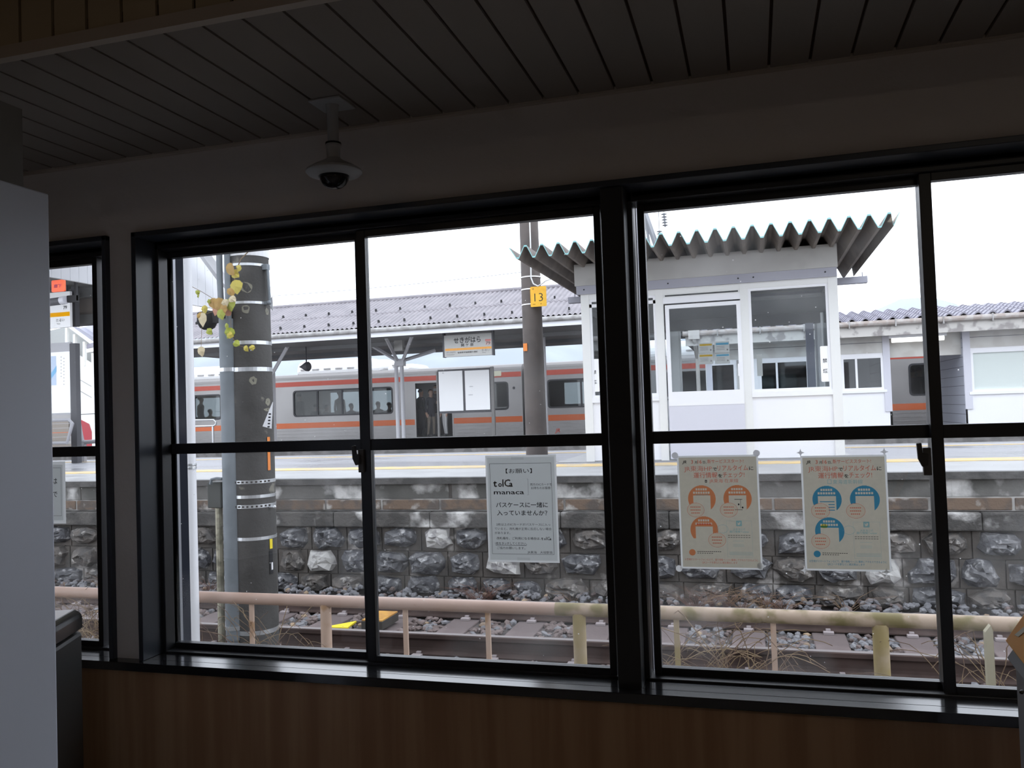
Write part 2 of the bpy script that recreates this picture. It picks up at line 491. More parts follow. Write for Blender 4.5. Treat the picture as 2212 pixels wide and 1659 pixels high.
# ---- surveillance camera
c0 = Vector((-1.122, 2.135, CEI))
t = thing('security_camera', c0, 'white dome camera hanging from the boarded ceiling above the windows', 'camera')
x, y = c0.x, c0.y
MB().box((x-.05, y-.05, CEI-.007), (x+.05, y+.05, CEI-.0005)).build('mounting_plate', cam_white, t, bevel=.002)
MB().lathe([(.019, CEI-.007), (.017, CEI-.012), (.0155, Z(.765))], (x, y, 0), 20).build('pole', cam_white, t, smooth=True, auto=.6)
m = MB().lathe([(.021, Z(.775)), (.022, Z(.768)), (.020, Z(.765)), (.0185, Z(.735)), (.03, Z(.726)), (.058, Z(.712)), (.078, Z(.700)), (.0795, Z(.694)), (.074, Z(.688)), (.045, Z(.682)), (.042, Z(.684))], (x, y, 0), 36)
m.build('housing', cam_white, t, smooth=True, auto=.7)
MB().lathe([(.0225, Z(.779)), (.0225, Z(.774))], (x, y, 0), 20).build('collar', dome_black, t)
m = MB().lathe([(.042, Z(.684)), (.040, Z(.672)), (.033, Z(.660)), (.022, Z(.651)), (.010, Z(.647)), (.002, Z(.646))], (x, y, 0), 30)
m.build('lens_dome', dome_black, t, smooth=True)

# ---- bin in the left corner
c = P(178, 1316, y=2.08); h = c.z
t = thing('waste_bin', (c.x, c.y, 0), 'dark rounded bin by the left window, half hidden by the white post', 'bin')
bm_ = mat('bin_dark', (.022, .022, .021), .38); bt = mat('bin_lid', (.03, .03, .03), .16, spec=.8)
a = math.radians(22.8); R2 = Matrix.Translation((c.x, c.y, 0)) @ Matrix.Rotation(a, 4, 'Z')
m = MB(); m.box((-.42, -.50, .0), (0, 0, h-.062)); m.xform(R2); m.build('bin_body', bm_, t, bevel=.012)
m = MB(); m.prism([(0, h-.056), (0, h-.02), (-.006, h-.008), (-.02, h), (-.40, h), (-.414, h-.008), (-.42, h-.02), (-.42, h-.056)], -.50, 0, 'y'); m.xform(R2)
m.build('bin_lid', bt, t, bevel=.003)
m = MB(); m.box((-.40, -.49, h), (-.022, -.01, h+.003)); m.xform(R2); m.build('lid_plate', mat('lid_white', (.92, .92, .92), .2), t)
m = MB(); m.box((-.40, -.504, .55*h), (-.02, -.498, .80*h)); m.xform(R2); m.build('bin_flap', bm_, t, bevel=.003)

# ---- ticket reader at the lower right
gry = mat('reader_grey', (.26, .26, .28), .5); org = mat('reader_orange', (1.0, .42, .05), .5)
t0 = P(2194, 1480, y=1.90)
t = thing('ticket_reader', (t0.x+.12, 1.84, 0), 'grey ticket reader with a tilted orange panel at the right edge', 'ticket reader')
MB().box((t0.x, 1.76, 0), (t0.x+.24, 1.90, t0.z+.06)).build('reader_body', gry, t, bevel=.008)
nrm = Vector((-.90, -.10, .42)).normalized(); C0 = P(2171, 1384, y=1.74); eye = Vector((0, 0, CZ))
def onplane(px, py):
    d = P(px, py, y=1.0)-eye; return eye+d*((C0-eye).dot(nrm)/d.dot(nrm))
e1 = (onplane(2212, 1325)-C0).normalized()*.26; e2 = (onplane(2212, 1436)-C0).normalized()*.24
def slab(c, a, b, th, nm, mm):
    v = [c, c+a, c+a+b, c+b]; v += [q-nrm*th for q in v]
    m = MB(); m.add(v, [(0, 1, 2, 3), (7, 6, 5, 4), (0, 4, 5, 1), (1, 5, 6, 2), (2, 6, 7, 3), (3, 7, 4, 0)]); return m.build(nm, mm, t, bevel=.002)
slab(C0, e1, e2, .004, 'reader_panel', org)
u1 = e1.normalized()
slab(C0-u1*.022+e2*.12-nrm*.0045, e1*1.1, e2*1.0, .03, 'reader_head', gry)
p0, p1, p2 = onplane(2192, 1372)+nrm*.004, onplane(2202, 1362)+nrm*.004, onplane(2222, 1346)+nrm*.004
slab(p0-nrm*.003, p2-p0, (p1-p0)*.3-e1*.0+e2*.06, .0006, 'reader_mark', mat('cream', (.75, .7, .55), .6))
c3 = P(2207, 1495, y=1.749)
m = MB(); m.ball((c3.x, c3.y, c3.z), .004); m.build('reader_screw', dome_black, t)

# ================================================================== papers on the panes
ink = mat('ink', (.02, .02, .022), .8)
grey_ink = mat('grey_ink', (.14, .14, .14), .8)
pap = paper('paper_white', (.62, .645, .64), .62)
lam = paper('laminate_edge', (.74, .75, .75), .75)
def sheet(name, x0, x1, z0, z1, y, pm, edge, label, mat_l=None, cat='notice', group=None):
    t = thing(name, ((x0+x1)/2, y, z0), label, cat, group)
    e = edge; o = [(x0, z0), (x1, z0), (x1, z1), (x0, z1)]; q = [(x0+e, z0+e), (x1-e, z0+e), (x1-e, z1-e), (x0+e, z1-e)]
    m = MB(); m.add([(a, y, b) for a, b in o+q], [(0, 1, 5, 4), (1, 2, 6, 5), (2, 3, 7, 6), (3, 0, 4, 7)]); m.build('laminate', mat_l or lam, t)
    MB().rect(x0+e, x1-e, z0+e, z1-e, y).build('paper', pm, t)
    return t
YP = 2.4455
def frame_ink(m, x0, x1, z0, z1, y, t=.0009, mi=0):
    m.rect(x0, x1, z1-t, z1, y, mi); m.rect(x0, x1, z0, z0+t, y, mi); m.rect(x0, x0+t, z0, z1, y, mi); m.rect(x1-t, x1, z0, z1, y, mi)
# request notice (middle)
a, b = P(1048, 986, y=YP), P(1207, 1216, y=YP)
x0, x1, z1, z0 = a.x, P(1198, 984, y=YP).x+.004, a.z+.002, b.z
t = sheet('notice_sheet', x0, x1, z0, z1, YP, pap, .006, 'laminated white request notice with black text on the middle pane')
Wd, Hd = x1-x0, z1-z0
U = lambda u: x0+u*Wd
V = lambda v: z1-v*Hd
yt = YP-.0012
m = MB(); frame_ink(m, U(.06), U(.93), V(.925), V(.075), yt)
m.text('【お願い】', U(.475), V(.165), .0155, yt, 0, .004, 'c', Wd*.37)
m.text('manaca', U(.11), V(.365), .0195, yt, 0, .012, 'l', Wd*.43)
m.text('パスケースに一緒に', U(.5), V(.485), .0175, yt, 0, .012, 'c', Wd*.73)
m.text('入っていませんか？', U(.5), V(.560), .0175, yt, 0, .012, 'c', Wd*.71)
for s, u, v, wd, bo in (('両方のICカードを', .63, .285, .30, .002), ('お持ちのお客様', .64, .318, .27, .002), ('2枚以上のICカードがパスケースに入っ', .13, .658, .76, .003), ('ていると、改札機が正常に反応しない場合', .105, .698, .80, .003),
        ('があります。', .105, .738, .22, .003), ('改札機を、ご利用になる場合は、', .13, .787, .62, .009), ('1枚をタッチしてください。', .105, .835, .45, .009), ('ご協力お願いします。', .13, .878, .40, .003), ('JR東海　大垣駅長', .56, .915, .35, .006)):
    m.text(s, U(u), V(v), .0085, yt, 0, bo, 'l', Wd*wd)
m.rect(U(.11), U(.55), V(.845), V(.841), yt)
m.text('t', U(.105), V(.293), .030, yt, 1, .030); m.text('o', U(.175), V(.293), .022, yt, 1, .028); m.text('a', U(.335), V(.293), .024, yt, 1, .028)
m.text('t', U(.76), V(.790), .013, yt, 1, .028); m.text('o', U(.795), V(.790), .010, yt, 1, .028); m.text('a', U(.875), V(.790), .011, yt, 1, .028)
m.rect(U(.585), U(.60), V(.2235), V(.222), yt, 1); m.rect(U(.597), U(.60), V(.372), V(.222), yt, 1); m.rect(U(.585), U(.60), V(.372), V(.3705), yt, 1)
m.text('IC', U(.235), V(.293), .031, yt, 2, .022, 'l', Wd*.115); m.text('IC', U(.825), V(.790), .0135, yt, 2, .022, 'l', Wd*.055)
m.build('lettering', [ink, grey_ink, mat('logo_grey', (.36, .36, .36), .8)], t)
for u, v in ((.46, .028), (.50, .97)):
    MB().rect(U(u-.09), U(u+.09), V(v+.014), V(v-.014), YP-.0009).build('tape', tint('tape_film', (.9, .9, .9)), t)

# the partly hidden notice on the left window
a, b = P(147, 996, y=2.46), P(149, 1130, y=2.46)
x1, z1, z0 = a.x+.001, a.z, b.z
x0 = x1-.22
t = sheet('notice_sheet', x0, x1, z0, z1, 2.4455, pap, .012, 'white notice with large vertical writing, cut off by the white post')
m = MB(); frame_ink(m, x0+.02, x1-.018, z0+.028, z1-.022, yt)
for s, px, py, sz in (('は', 113, 1045, .026), ('で', 114, 1073, .024), ('、', 105, 1073, .022)):
    q = P(px, py, y=yt); m.text(s, q.x-.0, q.z, sz, yt, 0, .006)
m.build('lettering', ink, t)

# two service posters
pred = tint('ink_red', (.98, .34, .28)); pora = tint('ink_orange', (1.0, .40, .22))
pblu = tint('ink_blue', (.10, .44, .80)); plbl = tint('ink_sky', (.45, .78, .95)); pyel = tint('ink_yellow', (1.0, .78, .2)); ppnk = tint('ink_pink', (1.0, .93, .88))
ppap = paper('poster_paper', (.60, .56, .455), .62, (.50, .47, .39))
def poster(pxs, main, head, headcol, blue, label, group):
    (ax, ay), (bx, by), (cx, cy) = pxs
    a, b, c = P(ax, ay, y=YP2), P(bx, by, y=YP2), P(cx, cy, y=YP2)
    x0, x1 = a.x, b.x; z1 = (a.z+b.z)/2; z0 = c.z
    t = sheet('service_poster', x0-.004, x1+.004, z0-.005, z1+.002, YP2, ppap, .005, label, cat='poster', group=group)
    Wd, Hd = x1-x0, z1-z0
    U = lambda u: x0+u*Wd
    V = lambda v: z1-v*Hd
    y = YP2-.0012; yb = YP2-.0016; yc = YP2-.0020
    m = MB()      # colours: 0 ink 1 red 2 main 3 pale 4 sky 5 yellow 6 headcol
    m.text('JR', U(.05), V(.062), .0115, y, 0, .02, 'l', Wd*.055, .25)
    m.text('3', U(.165), V(.065), .0145, y, 1, .02); m.text('月', U(.21), V(.065), .009, y, 0, .012); m.text('16', U(.25), V(.065), .0145, y, 1, .02); m.text('日、', U(.318), V(.065), .009, y, 0, .012)
    m.text('新サービススタート!', U(.375), V(.063), .0125, y, 1, .009, 'l', Wd*.46)
    m.text('JR東海HP', U(.07), V(.132), .0175, y, 1, .011, 'l', Wd*.36); m.text('で', U(.44), V(.132), .012, y, 0, .02, 'l', Wd*.055)
    m.text('リアルタイム', U(.50), V(.130), .0175, y, 1, .011, 'l', Wd*.39); m.text('に', U(.90), V(.128), .012, y, 0, .02, 'l', Wd*.055)
    m.text('運行情報', U(.19), V(.192), .0175, y, 1, .011, 'l', Wd*.31); m.text('を', U(.505), V(.192), .012, y, 0, .02, 'l', Wd*.055); m.text('チェック!', U(.565), V(.190), .0175, y, 1, .011, 'l', Wd*.275)
    if blue:
        m.text(head, U(.365), V(.245), .0135, y, 6, .008, 'l', Wd*.36)
        frame_ink(m, U(.30), U(.35), V(.245), V(.208), y, .0012, 6)
    else:
        m.text(head, U(.39), V(.238), .0125, y, 6, .008, 'l', Wd*.37)
        frame_ink(m, U(.335), U(.36), V(.238), V(.214), y, .0018, 0)
    r = Wd*.178
    bub = {0: (.20, .485), 1: (.625, .485), 2: (.46 if not blue else .185, .755)}
    for k, (u, v) in enumerate(((.285, .385), (.74, .385), (.30, .665))):
        cx, cz = U(u), V(v)
        cuts = [sh_rect(cx-r*.62, cx+r*.62, cz-r*1.1, cz+r*.26), sh_rect(cx-r*1.1, cx+r*.3, cz-r*1.1, cz-r*.62), sh_ell(U(bub[k][0]), V(bub[k][1]), .0245, .0208)]
        for row, (zz, hw) in enumerate(((.72, .42), (.47, .62))):       # two lines of tiny pale lettering
            nn = 5 if row == 0 else 7
            for q in range(nn):
                a = cx-hw*r+2*hw*r*q/nn; cuts.append(sh_rect(a, a+1.5*hw*r/nn, cz+r*(zz-.09), cz+r*(zz+.06)))
        m.scan(sh_ell(cx, cz, r, r), cuts, cz-r, cz+r, 64, y, 2)
    m.rect(U(.205), U(.375), V(.352), V(.346), y, 4)
    if blue:
        for v in (.40, .425, .45, .475): m.rect(U(.195 if v < .41 else .30), U(.375), V(v+.008), V(v), yb, 2)
        m.disc(U(.235), V(.62), yb, .006, 5, 16, 1.6)
    else:
        m.rect(U(.205), U(.395), V(.620), V(.607), yb, 1)
        m.rect(U(.70), U(.80), V(.392), V(.388), yb, 0); m.rect(U(.775), U(.779), V(.47), V(.392), yb, 0); m.rect(U(.70), U(.80), V(.485), V(.481), yb, 0)
        for u, v in ((.752, .435), (.80, .463)): m.disc(U(u), V(v), yb, .0028, 0, 12, .8)
    for (u, v) in bub.values():
        cx, cz = U(u), V(v)
        m.scan(sh_ell(cx, cz, .0245, .0208), [sh_ell(cx, cz, .0236, .0199)], cz-.0208, cz+.0208, 40, yb, 1)
        m.disc(cx, cz, yb, .0199, 3, 30, 1.18)
        for k in range(3):
            for q in range(6-(k == 2)): a = cx-.0145+.0049*q+.002*(k == 2); m.rect(a, a+.0036, cz+.0070-.0085*k, cz+.0098-.0085*k, yc, 1)
    m.scan(sh_ell(U(.535), V(.655), .0156, .012), [sh_ell(U(.535), V(.655), .0148, .0112)], V(.655)-.012, V(.655)+.012, 24, y, 4)
    # social-media bird tile
    s = .0078; bx_, bz_ = U(.745), V(.605)
    bird = [(bx_+p*s, bz_+q*s) for p, q in ((-.62, .42), (-.25, .12), (.02, .1), (.05, .42), (.32, .52), (.62, .30), (.5, .1), (.45, -.2), (.1, -.55), (-.35, -.58), (-.62, -.42), (-.25, -.35), (-.55, -.1), (-.4, -.08), (-.65, .15))]
    m.scan(sh_poly(rr(bx_-s, bx_+s, bz_-s, bz_+s, .0016, 3)), [sh_poly(bird)], bz_-s, bz_+s, 36, y, 6 if blue else 4)
    m.text('JR東海公式', U(.745), V(.665), .0068, y, 4, .008, 'c'); m.text('運行情報Twitter', U(.745), V(.687), .0068, y, 4, .008, 'c', Wd*.25)
    for k, v in enumerate((.710, .728)):
        for j in range(9): m.rect(U(.60+.032*j), U(.624+.032*j), V(v+.004), V(v), y, 0)
    for v in (.76, .79, .80, .81): m.rect(U(.66), U(.80), V(v+.0018), V(v), y, 4)
    for v in (.86, .872, .884): m.rect(U(.61), U(.90), V(v+.0028), V(v), y, 4)
    frame_ink(m, U(.585), U(.905), V(.905), V(.582), y, .0004, 4)
    m.disc(U(.135), V(.868), y, .0092, 2, 24)
    for k in range(12): m.rect(U(.20+.026*k), U(.219+.026*k), V(.862), V(.857), y, 0)
    for k in range(7): m.rect(U(.20+.03*k), U(.219+.03*k), V(.877), V(.872), y, 0)
    m.text('お客様がスマートフォンなどで、運行情報ページに簡単にアクセスできるように', U(.5), V(.940), .0068, y, 2 if blue else 1, .004, 'c', Wd*.93)
    m.text('QRコードを駅などに順次掲出します', U(.48), V(.965), .0068, y, 2 if blue else 1, .004, 'c', Wd*.45)
    m.build('print', [ink, pred, main, ppnk, plbl, pyel, headcol], t)
    return x0, x1, z0, z1
YP2 = 2.4755
r1 = poster(((1465, 985), (1634, 985), (1470, 1224)), pora, 'JR東海 在来線', pred, False, 'cream poster with orange circles, left of the two service posters', None)
r2 = poster(((1732, 985), (1911, 985), (1738, 1228)), pblu, '東海道新幹線', plbl, True, 'cream poster with blue circles, right of the two service posters', None)
discm = paper('disc_plastic', (.62, .62, .64), .68); discc = paper('disc_clear', (.7, .7, .7), .8)
for (px, py, mm, lb) in ((1458, 984, discm, 'round white disc holding the top left corner of the orange poster'), (1634, 979, discm, 'round white disc holding the top right corner of the orange poster'),
                        (1467, 1228, discc, 'clear round disc at the bottom left corner of the orange poster'), (1643, 1223, discc, 'clear round disc at the bottom right corner of the orange poster')):
    c = P(px, py, y=2.470)
    m = MB().disc(c.x, c.z, 2.470, .0093)
    tag(m.build('magnet_disc', mm), lb, 'magnet', 'corner discs of the orange poster')
for (px, py, mm, lb) in ((1729, 978, discm, 'grey star clip at the top left corner of the blue poster'), (1910, 976, discm, 'grey star clip at the top right corner of the blue poster'),
                        (1738, 1232, discc, 'clear star clip at the bottom left corner of the blue poster'), (1915, 1236, discc, 'clear star clip at the bottom right corner of the blue poster')):
    c = P(px, py, y=2.470); pts = []
    for k in range(16):
        a = math.pi/2*k/4; rad = .0112*(1 if k % 4 == 0 else (.48 if k % 4 in (1, 3) else .40)); pts.append((c.x+rad*math.cos(a), c.z+rad*math.sin(a)))
    m = MB(); m.add([(a, 2.470, b) for a, b in pts], [tuple(range(16))])
    tag(m.build('star_clip', mm), lb, 'clip', 'star clips of the blue poster')
# ================================================================== outdoors: ground, track, near platform edge
asphalt = mat('asphalt_wet', (.26, .26, .28), .55, col2=(.20, .20, .215), scale=.7, lo=.42, hi=.6, rough2=.25, stretch=(.35, 1, 1))
conc = mat('concrete', (.20, .195, .18), .85, col2=(.13, .125, .115), scale=2.5, lo=.35, hi=.65, bump=.25, bscale=25)
conc_stain = mat('concrete_stained', (.17, .165, .155), .9, col2=(.10, .098, .09), scale=2.2, lo=.4, hi=.6, bump=.3, bscale=30, col3=(.62, .61, .59), scale3=2.6, lo3=.52, hi3=.64)
lipm = mat('coping_light', (.36, .36, .36), .6, col2=(.28, .28, .28), scale=3, rough2=.4)
brown_block = mat('brown_block', (.175, .125, .092), .9, col2=(.11, .092, .08), scale=7, lo=.4, hi=.62, bump=.3, bscale=40, col3=(.42, .40, .37), scale3=5, lo3=.56, hi3=.66)
ledge_m = mat('ledge_concrete', (.115, .108, .10), .92, col2=(.07, .067, .063), scale=5, lo=.4, hi=.6, bump=.6, bscale=35, col3=(.62, .61, .59), scale3=2.6, lo3=.54, hi3=.66)
mortar = mat('mortar', (.125, .112, .10), .95, col2=(.08, .074, .068), scale=4, lo=.35, hi=.65, bump=.4, bscale=30, col3=(.40, .38, .36), scale3=5, lo3=.60, hi3=.70)
stone_d = mat('stone_dark', (.070, .071, .078), .75, col2=(.17, .17, .175), scale=11, lo=.40, hi=.66, bump=.8, bscale=26, col3=(.48, .48, .48), scale3=17, lo3=.56, hi3=.70, detail=9)
stone_w = mat('stone_pale', (.50, .49, .47), .8, col2=(.26, .25, .25), scale=10, lo=.5, hi=.65, bump=.5, bscale=18)
stone_b = mat('stone_brown', (.14, .125, .112), .8, col2=(.085, .08, .076), scale=11, lo=.42, hi=.62, bump=.8, bscale=26, col3=(.42, .40, .37), scale3=15, lo3=.56, hi3=.70, detail=9)
ballast_m = mat('ballast_bed', (.10, .085, .082), .95, col2=(.06, .052, .05), scale=25, bump=.8, bscale=60)
rk1 = mat('rock_mauve', (.19, .150, .140), .9, col2=(.12, .092, .085), scale=10)
rk2 = mat('rock_grey', (.22, .22, .23), .85, col2=(.14, .14, .15), scale=10)
rk3 = mat('rock_tan', (.34, .25, .16), .85, col2=(.20, .15, .11), scale=10)
rail_m = mat('rail_rust', (.082, .056, .049), .85, col2=(.058, .040, .035), scale=4, spec=.25)
rail_top = mat('rail_head', (.24, .215, .21), .5, .2)
sleeper_m = mat('sleeper_mauve', (.165, .130, .126), .85, col2=(.125, .098, .095), scale=3, bump=.15, bscale=40)
clip_m = mat('clip_pale', (.34, .30, .30), .6)
tact = mat('tactile_yellow', (.66, .47, .20), .8, col2=(.50, .41, .28), scale=6, lo=.35, hi=.65)
darkgap = mat('dark_gap', (.03, .029, .028), .95)

struct(MB().box((-400, 2.6, -1.2), (400, 900, -.62)).build('ground', ballast_m))
GE = 4.74
s = MB(); s.box((-22, 2.52, -.62), (14, GE, Z(-1.475))); struct(s.build('platform_verge', conc))
s = MB(); s.box((-22, GE, -.62), (14, 8.12, Z(-1.885))); struct(s.build('ballast_bed', ballast_m))

# far platform across the track: deck, coping and the old masonry face
AY, AZ, ABK = 8.1, Z(-.653), 12.75
struct(MB().box((-30, AY+.02, -.62), (20, ABK, AZ-.002)).build('platform_deck', asphalt))
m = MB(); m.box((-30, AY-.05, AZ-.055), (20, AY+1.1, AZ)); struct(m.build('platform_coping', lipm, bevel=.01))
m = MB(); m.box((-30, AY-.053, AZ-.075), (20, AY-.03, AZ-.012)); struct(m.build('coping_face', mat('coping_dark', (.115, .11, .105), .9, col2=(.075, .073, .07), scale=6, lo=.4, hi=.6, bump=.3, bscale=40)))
struct(MB().box((-30, 9.17, AZ), (20, 9.55, AZ+.006)).build('tactile_strip', tact))
struct(MB().box((-30, 12.02, AZ-.002), (20, 12.14, AZ+.004)).build('platform_line', tact))
m = MB()
for k in range(60):
    a = -30+k*.93+random.uniform(-.02, .02); m.box((a, AY-.004+random.uniform(-.004, .004), Z(-.884)), (a+.925, AY+.1, Z(-.706)))
struct(m.build('block_course', conc_stain, bevel=.006))
m = MB(); m.box((-30, AY+.004, Z(-1.88)), (20, AY+.15, Z(-.70)))
struct(m.build('masonry_core', mortar))
m = MB()
for k in range(76):
    a = -30+k*.655; m.box((a+.008, AY-.022, Z(-.998)+random.uniform(-.004, .004)), (a+.642, AY+.1, Z(-.894)))
struct(m.build('brown_course', brown_block, bevel=.008))
struct(MB().box((-30, AY-.012, Z(-1.006)), (20, AY+.05, Z(-.884))).build('pale_joints', mat('pale_joint', (.42, .41, .39), .9, col2=(.16, .15, .14), scale=4, lo=.38, hi=.62)))
m = MB(); x = -30
while x < 20:
    d = random.uniform(.9, 1.5); n = 8; m.box((x, AY-.085+random.uniform(-.008, .008), Z(-1.172)), (x+d-.004, AY+.1, Z(-1.012)+random.uniform(-.012, .006))); x += d
struct(m.build('ledge_course', ledge_m, bevel=.015))
m = MB()
WSX = P(681, 1215, y=AY).x
rows = [(-1.178, -1.418, 0), (-1.424, -1.672, .2), (-1.678, -1.885, .1)]
for (zt, zb, o) in rows:
    x = -13.0+o
    while x < 4.5:
        wd = random.uniform(.33, .47); h = zt-zb
        m.box((x+.006, AY-.012, Z(zb)), (x+wd-.006, AY+.05, Z(zt)-.004), 3)
        cx, cz = x+wd/2+random.uniform(-.02, .02), Z((zt+zb)/2)+random.uniform(.0, .02)
        mi = random.choices((0, 1, 2), (.72, .03, .25))[0]
        if o == .2 and x < WSX < x+wd: mi = 1
        rx, rz = wd*random.uniform(.42, .50), h*random.uniform(.42, .52)
        # hewn face: a dished polygon fan with jittered rings
        n = 10; ph = random.random()*6; vs = []
        rings = ((1.0, 0.0), (.86, .055), (.55, .085), (.22, .095))
        sd = random.uniform(0, 100)
        for (q, dp) in rings:
            for k in range(n):
                t = ph+2*math.pi*k/n
                w1 = 1+.30*noise.noise((sd+math.cos(t)*1.3, math.sin(t)*1.3, 0))+random.uniform(-.09, .09)
                c, s_ = math.cos(t), math.sin(t); sq = 1/max(abs(c), abs(s_))**.75
                vs.append((cx+rx*q*w1*c*sq*.92, AY-.012-dp*(1+.7*noise.noise((sd, q*3+c*2, s_*2))), cz+rz*q*w1*s_*sq*.92))
        fs = []
        for i in range(len(rings)-1):
            for k in range(n): fs.append((i*n+k, i*n+(k+1) % n, (i+1)*n+(k+1) % n, (i+1)*n+k))
        fs.append(tuple(range(3*n, 4*n)))
        m.add(vs, fs, mi)
        x += wd
struct(m.build('stone_facing', [stone_d, stone_w, stone_b, mortar]))

# ---- rails, sleepers, ballast
def rail(name, yc, label):
    zt = Z(-1.708); h = .153; zb = zt-h
    prof = [(yc-.0635, zb), (yc+.0635, zb), (yc+.0635, zb+.010), (yc+.012, zb+.026), (yc+.0075, zb+.045), (yc+.0075, zt-.045), (yc+.032, zt-.034), (yc+.0325, zt-.006), (yc+.026, zt), (yc-.026, zt), (yc-.0325, zt-.006), (yc-.032, zt-.034), (yc-.0075, zt-.045), (yc-.0075, zb+.045), (yc-.012, zb+.026), (yc-.0635, zb+.010)]
    t = thing(name, (-3, yc, zb), label, 'rail', 'rails of the near track')
    MB().prism(prof, -24, 15, 'x').build('rail_bar', rail_m, t)
    MB().box((-24, yc-.0255, zt), (15, yc+.0255, zt+.0012)).build('running_surface', rail_top, t)
rail('rail', 6.10, 'nearer rusty rail, running just behind the pink guard pipe')
rail('rail', 7.23, 'farther rusty rail, at the foot of the stone platform wall')
zs = Z(-1.868)
sx0 = P(1147, 1345, y=7.12).x
xs = [sx0+k*.612 for k in range(-12, 7)]
prot = None
# labels by what can be seen beside each
def sl_label(x):
    return 'brown grey concrete sleeper under the two rails of the near track'
for i, x in enumerate(xs):
    if prot is None:
        t = thing('sleeper', (x, 6.665, zs-.16), sl_label(x), 'sleeper', 'sleepers of the near track')
        m = MB(); m.prism([(x-.15, zs-.16), (x+.15, zs-.16), (x+.125, zs), (x-.125, zs)], 5.72, 7.62, 'y'); m.build('sleeper_beam', sleeper_m, t, bevel=.008)
        for yy, sg in ((6.10, -1), (6.10, 1), (7.23, -1), (7.23, 1)):
            y0 = yy+sg*.068; m = MB()
            m.box((x-.04, min(y0, y0+sg*.05), zs), (x+.04, max(y0, y0+sg*.05), zs+.022)); m.box((x-.018, min(y0, y0-sg*.03), zs+.018), (x+.018, max(y0, y0-sg*.03), zs+.034))
            m.build('rail_clip', clip_m, t, bevel=.003)
        prot = t
    else:
        copy_tree(prot, (x-xs[0], 0, 0))
random.seed(3)
m = MB()
ico = [(0, 0, 1), (.894, 0, .447), (.276, .851, .447), (-.724, .526, .447), (-.724, -.526, .447), (.276, -.851, .447), (.724, .526, -.447), (-.276, .851, -.447), (-.894, 0, -.447), (-.276, -.851, -.447), (.724, -.526, -.447), (0, 0, -1)]
icf = [(0,1,2),(0,2,3),(0,3,4),(0,4,5),(0,5,1),(1,6,2),(2,7,3),(3,8,4),(4,9,5),(5,10,1),(6,7,2),(7,8,3),(8,9,4),(9,10,5),(10,6,1),(11,7,6),(11,8,7),(11,9,8),(11,10,9),(11,6,10)]
def rock(x, y, z, r, mi):
    sx, sy, sz = r*random.uniform(.8, 1.3), r*random.uniform(.7, 1.1), r*random.uniform(.55, .85)
    a = random.random()*6.28; ca, sa = math.cos(a), math.sin(a); tl = random.uniform(-.6, .6)
    vs = []
    for p in ico:
        k = random.uniform(.78, 1.15); X, Y, Zz = p[0]*sx*k, p[1]*sy*k, p[2]*sz*k
        X, Zz = X*math.cos(tl)-Zz*math.sin(tl), X*math.sin(tl)+Zz*math.cos(tl)
        vs.append((x+X*ca-Y*sa, y+X*sa+Y*ca, z+Zz))
    m.add(vs, icf, mi)
def near_sleeper(x, y): return 5.7 < y < 7.64 and any(abs(x-s) < .145 for s in xs)
for i in range(7800):
    x = random.uniform(-8.6, 2.9); y = random.choice((random.uniform(6.17, 7.17), random.uniform(6.17, 7.17), random.uniform(7.3, 8.06), random.uniform(5.3, 6.03)))
    if near_sleeper(x, y): continue
    zz = Z(-1.885)+random.uniform(-.005, .022)
    if y > 7.6: zz += (y-7.6)*.16
    tone = noise.noise((x*.5, y*.5, 3))
    g = .62 if x > -1.4 else .28
    if y > 7.4: g = .8
    mi = 1 if random.random() < g else 0
    if random.random() < .035: mi = 2
    rock(x, y, zz, random.uniform(.022, .046), mi)
o = m.build('ballast_stones', [rk1, rk2, rk3]); tag(o, 'crushed stone ballast lying between the sleepers and rails', 'gravel'); o['kind'] = 'stuff'

# yellow marker box between the rails
yb_ = mat('marker_orange', (.55, .29, .05), .7, col2=(.40, .19, .035), scale=15); yl = mat('marker_yellow', (.85, .68, .03), .5); dk = mat('marker_dark', (.05, .045, .04), .8)
a = P(833, 1338, z=Z(-1.77)); zt = a.z
t = thing('track_marker', (a.x, a.y, zt-.1), 'small orange topped box with yellow edging lying between the rails', 'track marker')
MB().box((a.x-.20, 6.62, zt-.075), (a.x-.0, 6.96, zt-.004)).build('marker_box', dk, t, bevel=.004)
MB().box((a.x-.195, 6.625, zt-.004), (a.x-.005, 6.955, zt+.006)).build('marker_lid', yb_, t)
m = MB(); m.box((a.x-.60, 6.35, Z(-1.85)), (a.x+.06, 6.375, Z(-1.835))); m.prism([(a.x-.56, 6.60), (a.x-.33, 6.62), (a.x-.36, 6.85)], Z(-1.85), Z(-1.835), 'z'); m.prism([(a.x+.16, 6.42), (a.x+.38, 6.44), (a.x+.36, 6.58)], Z(-1.855), Z(-1.838), 'z')
m.build('yellow_plate', yl, t)

# ---- guard pipe
pipe_m = mat('pipe_pink', (.47, .335, .275), .5, col2=(.38, .255, .195), scale=1.2, lo=.45, hi=.6, col3=(.13, .045, .02), scale3=6.5, lo3=.68, hi3=.705)
pipe_g = mat('pipe_mossy', (.48, .37, .28), .65, col2=(.20, .165, .07), scale=7, lo=.40, hi=.62, col3=(.10, .05, .02), scale3=6, lo3=.68, hi3=.7)
post_y = mat('post_mossy', (.36, .285, .13), .75, col2=(.46, .37, .25), scale=5, lo=.4, hi=.65)
post_p = mat('post_pink', (.55, .40, .31), .65, col2=(.42, .26, .15), scale=5, lo=.52, hi=.62, col3=(.13, .05, .02), scale3=9, lo3=.67, hi3=.7)
GY = 4.71; gz = lambda px: None
t = thing('guard_rail', (-1.4, GY, Z(-1.475)), 'faded pink pipe guard rail with thick and thin posts outside the windows', 'guard rail')
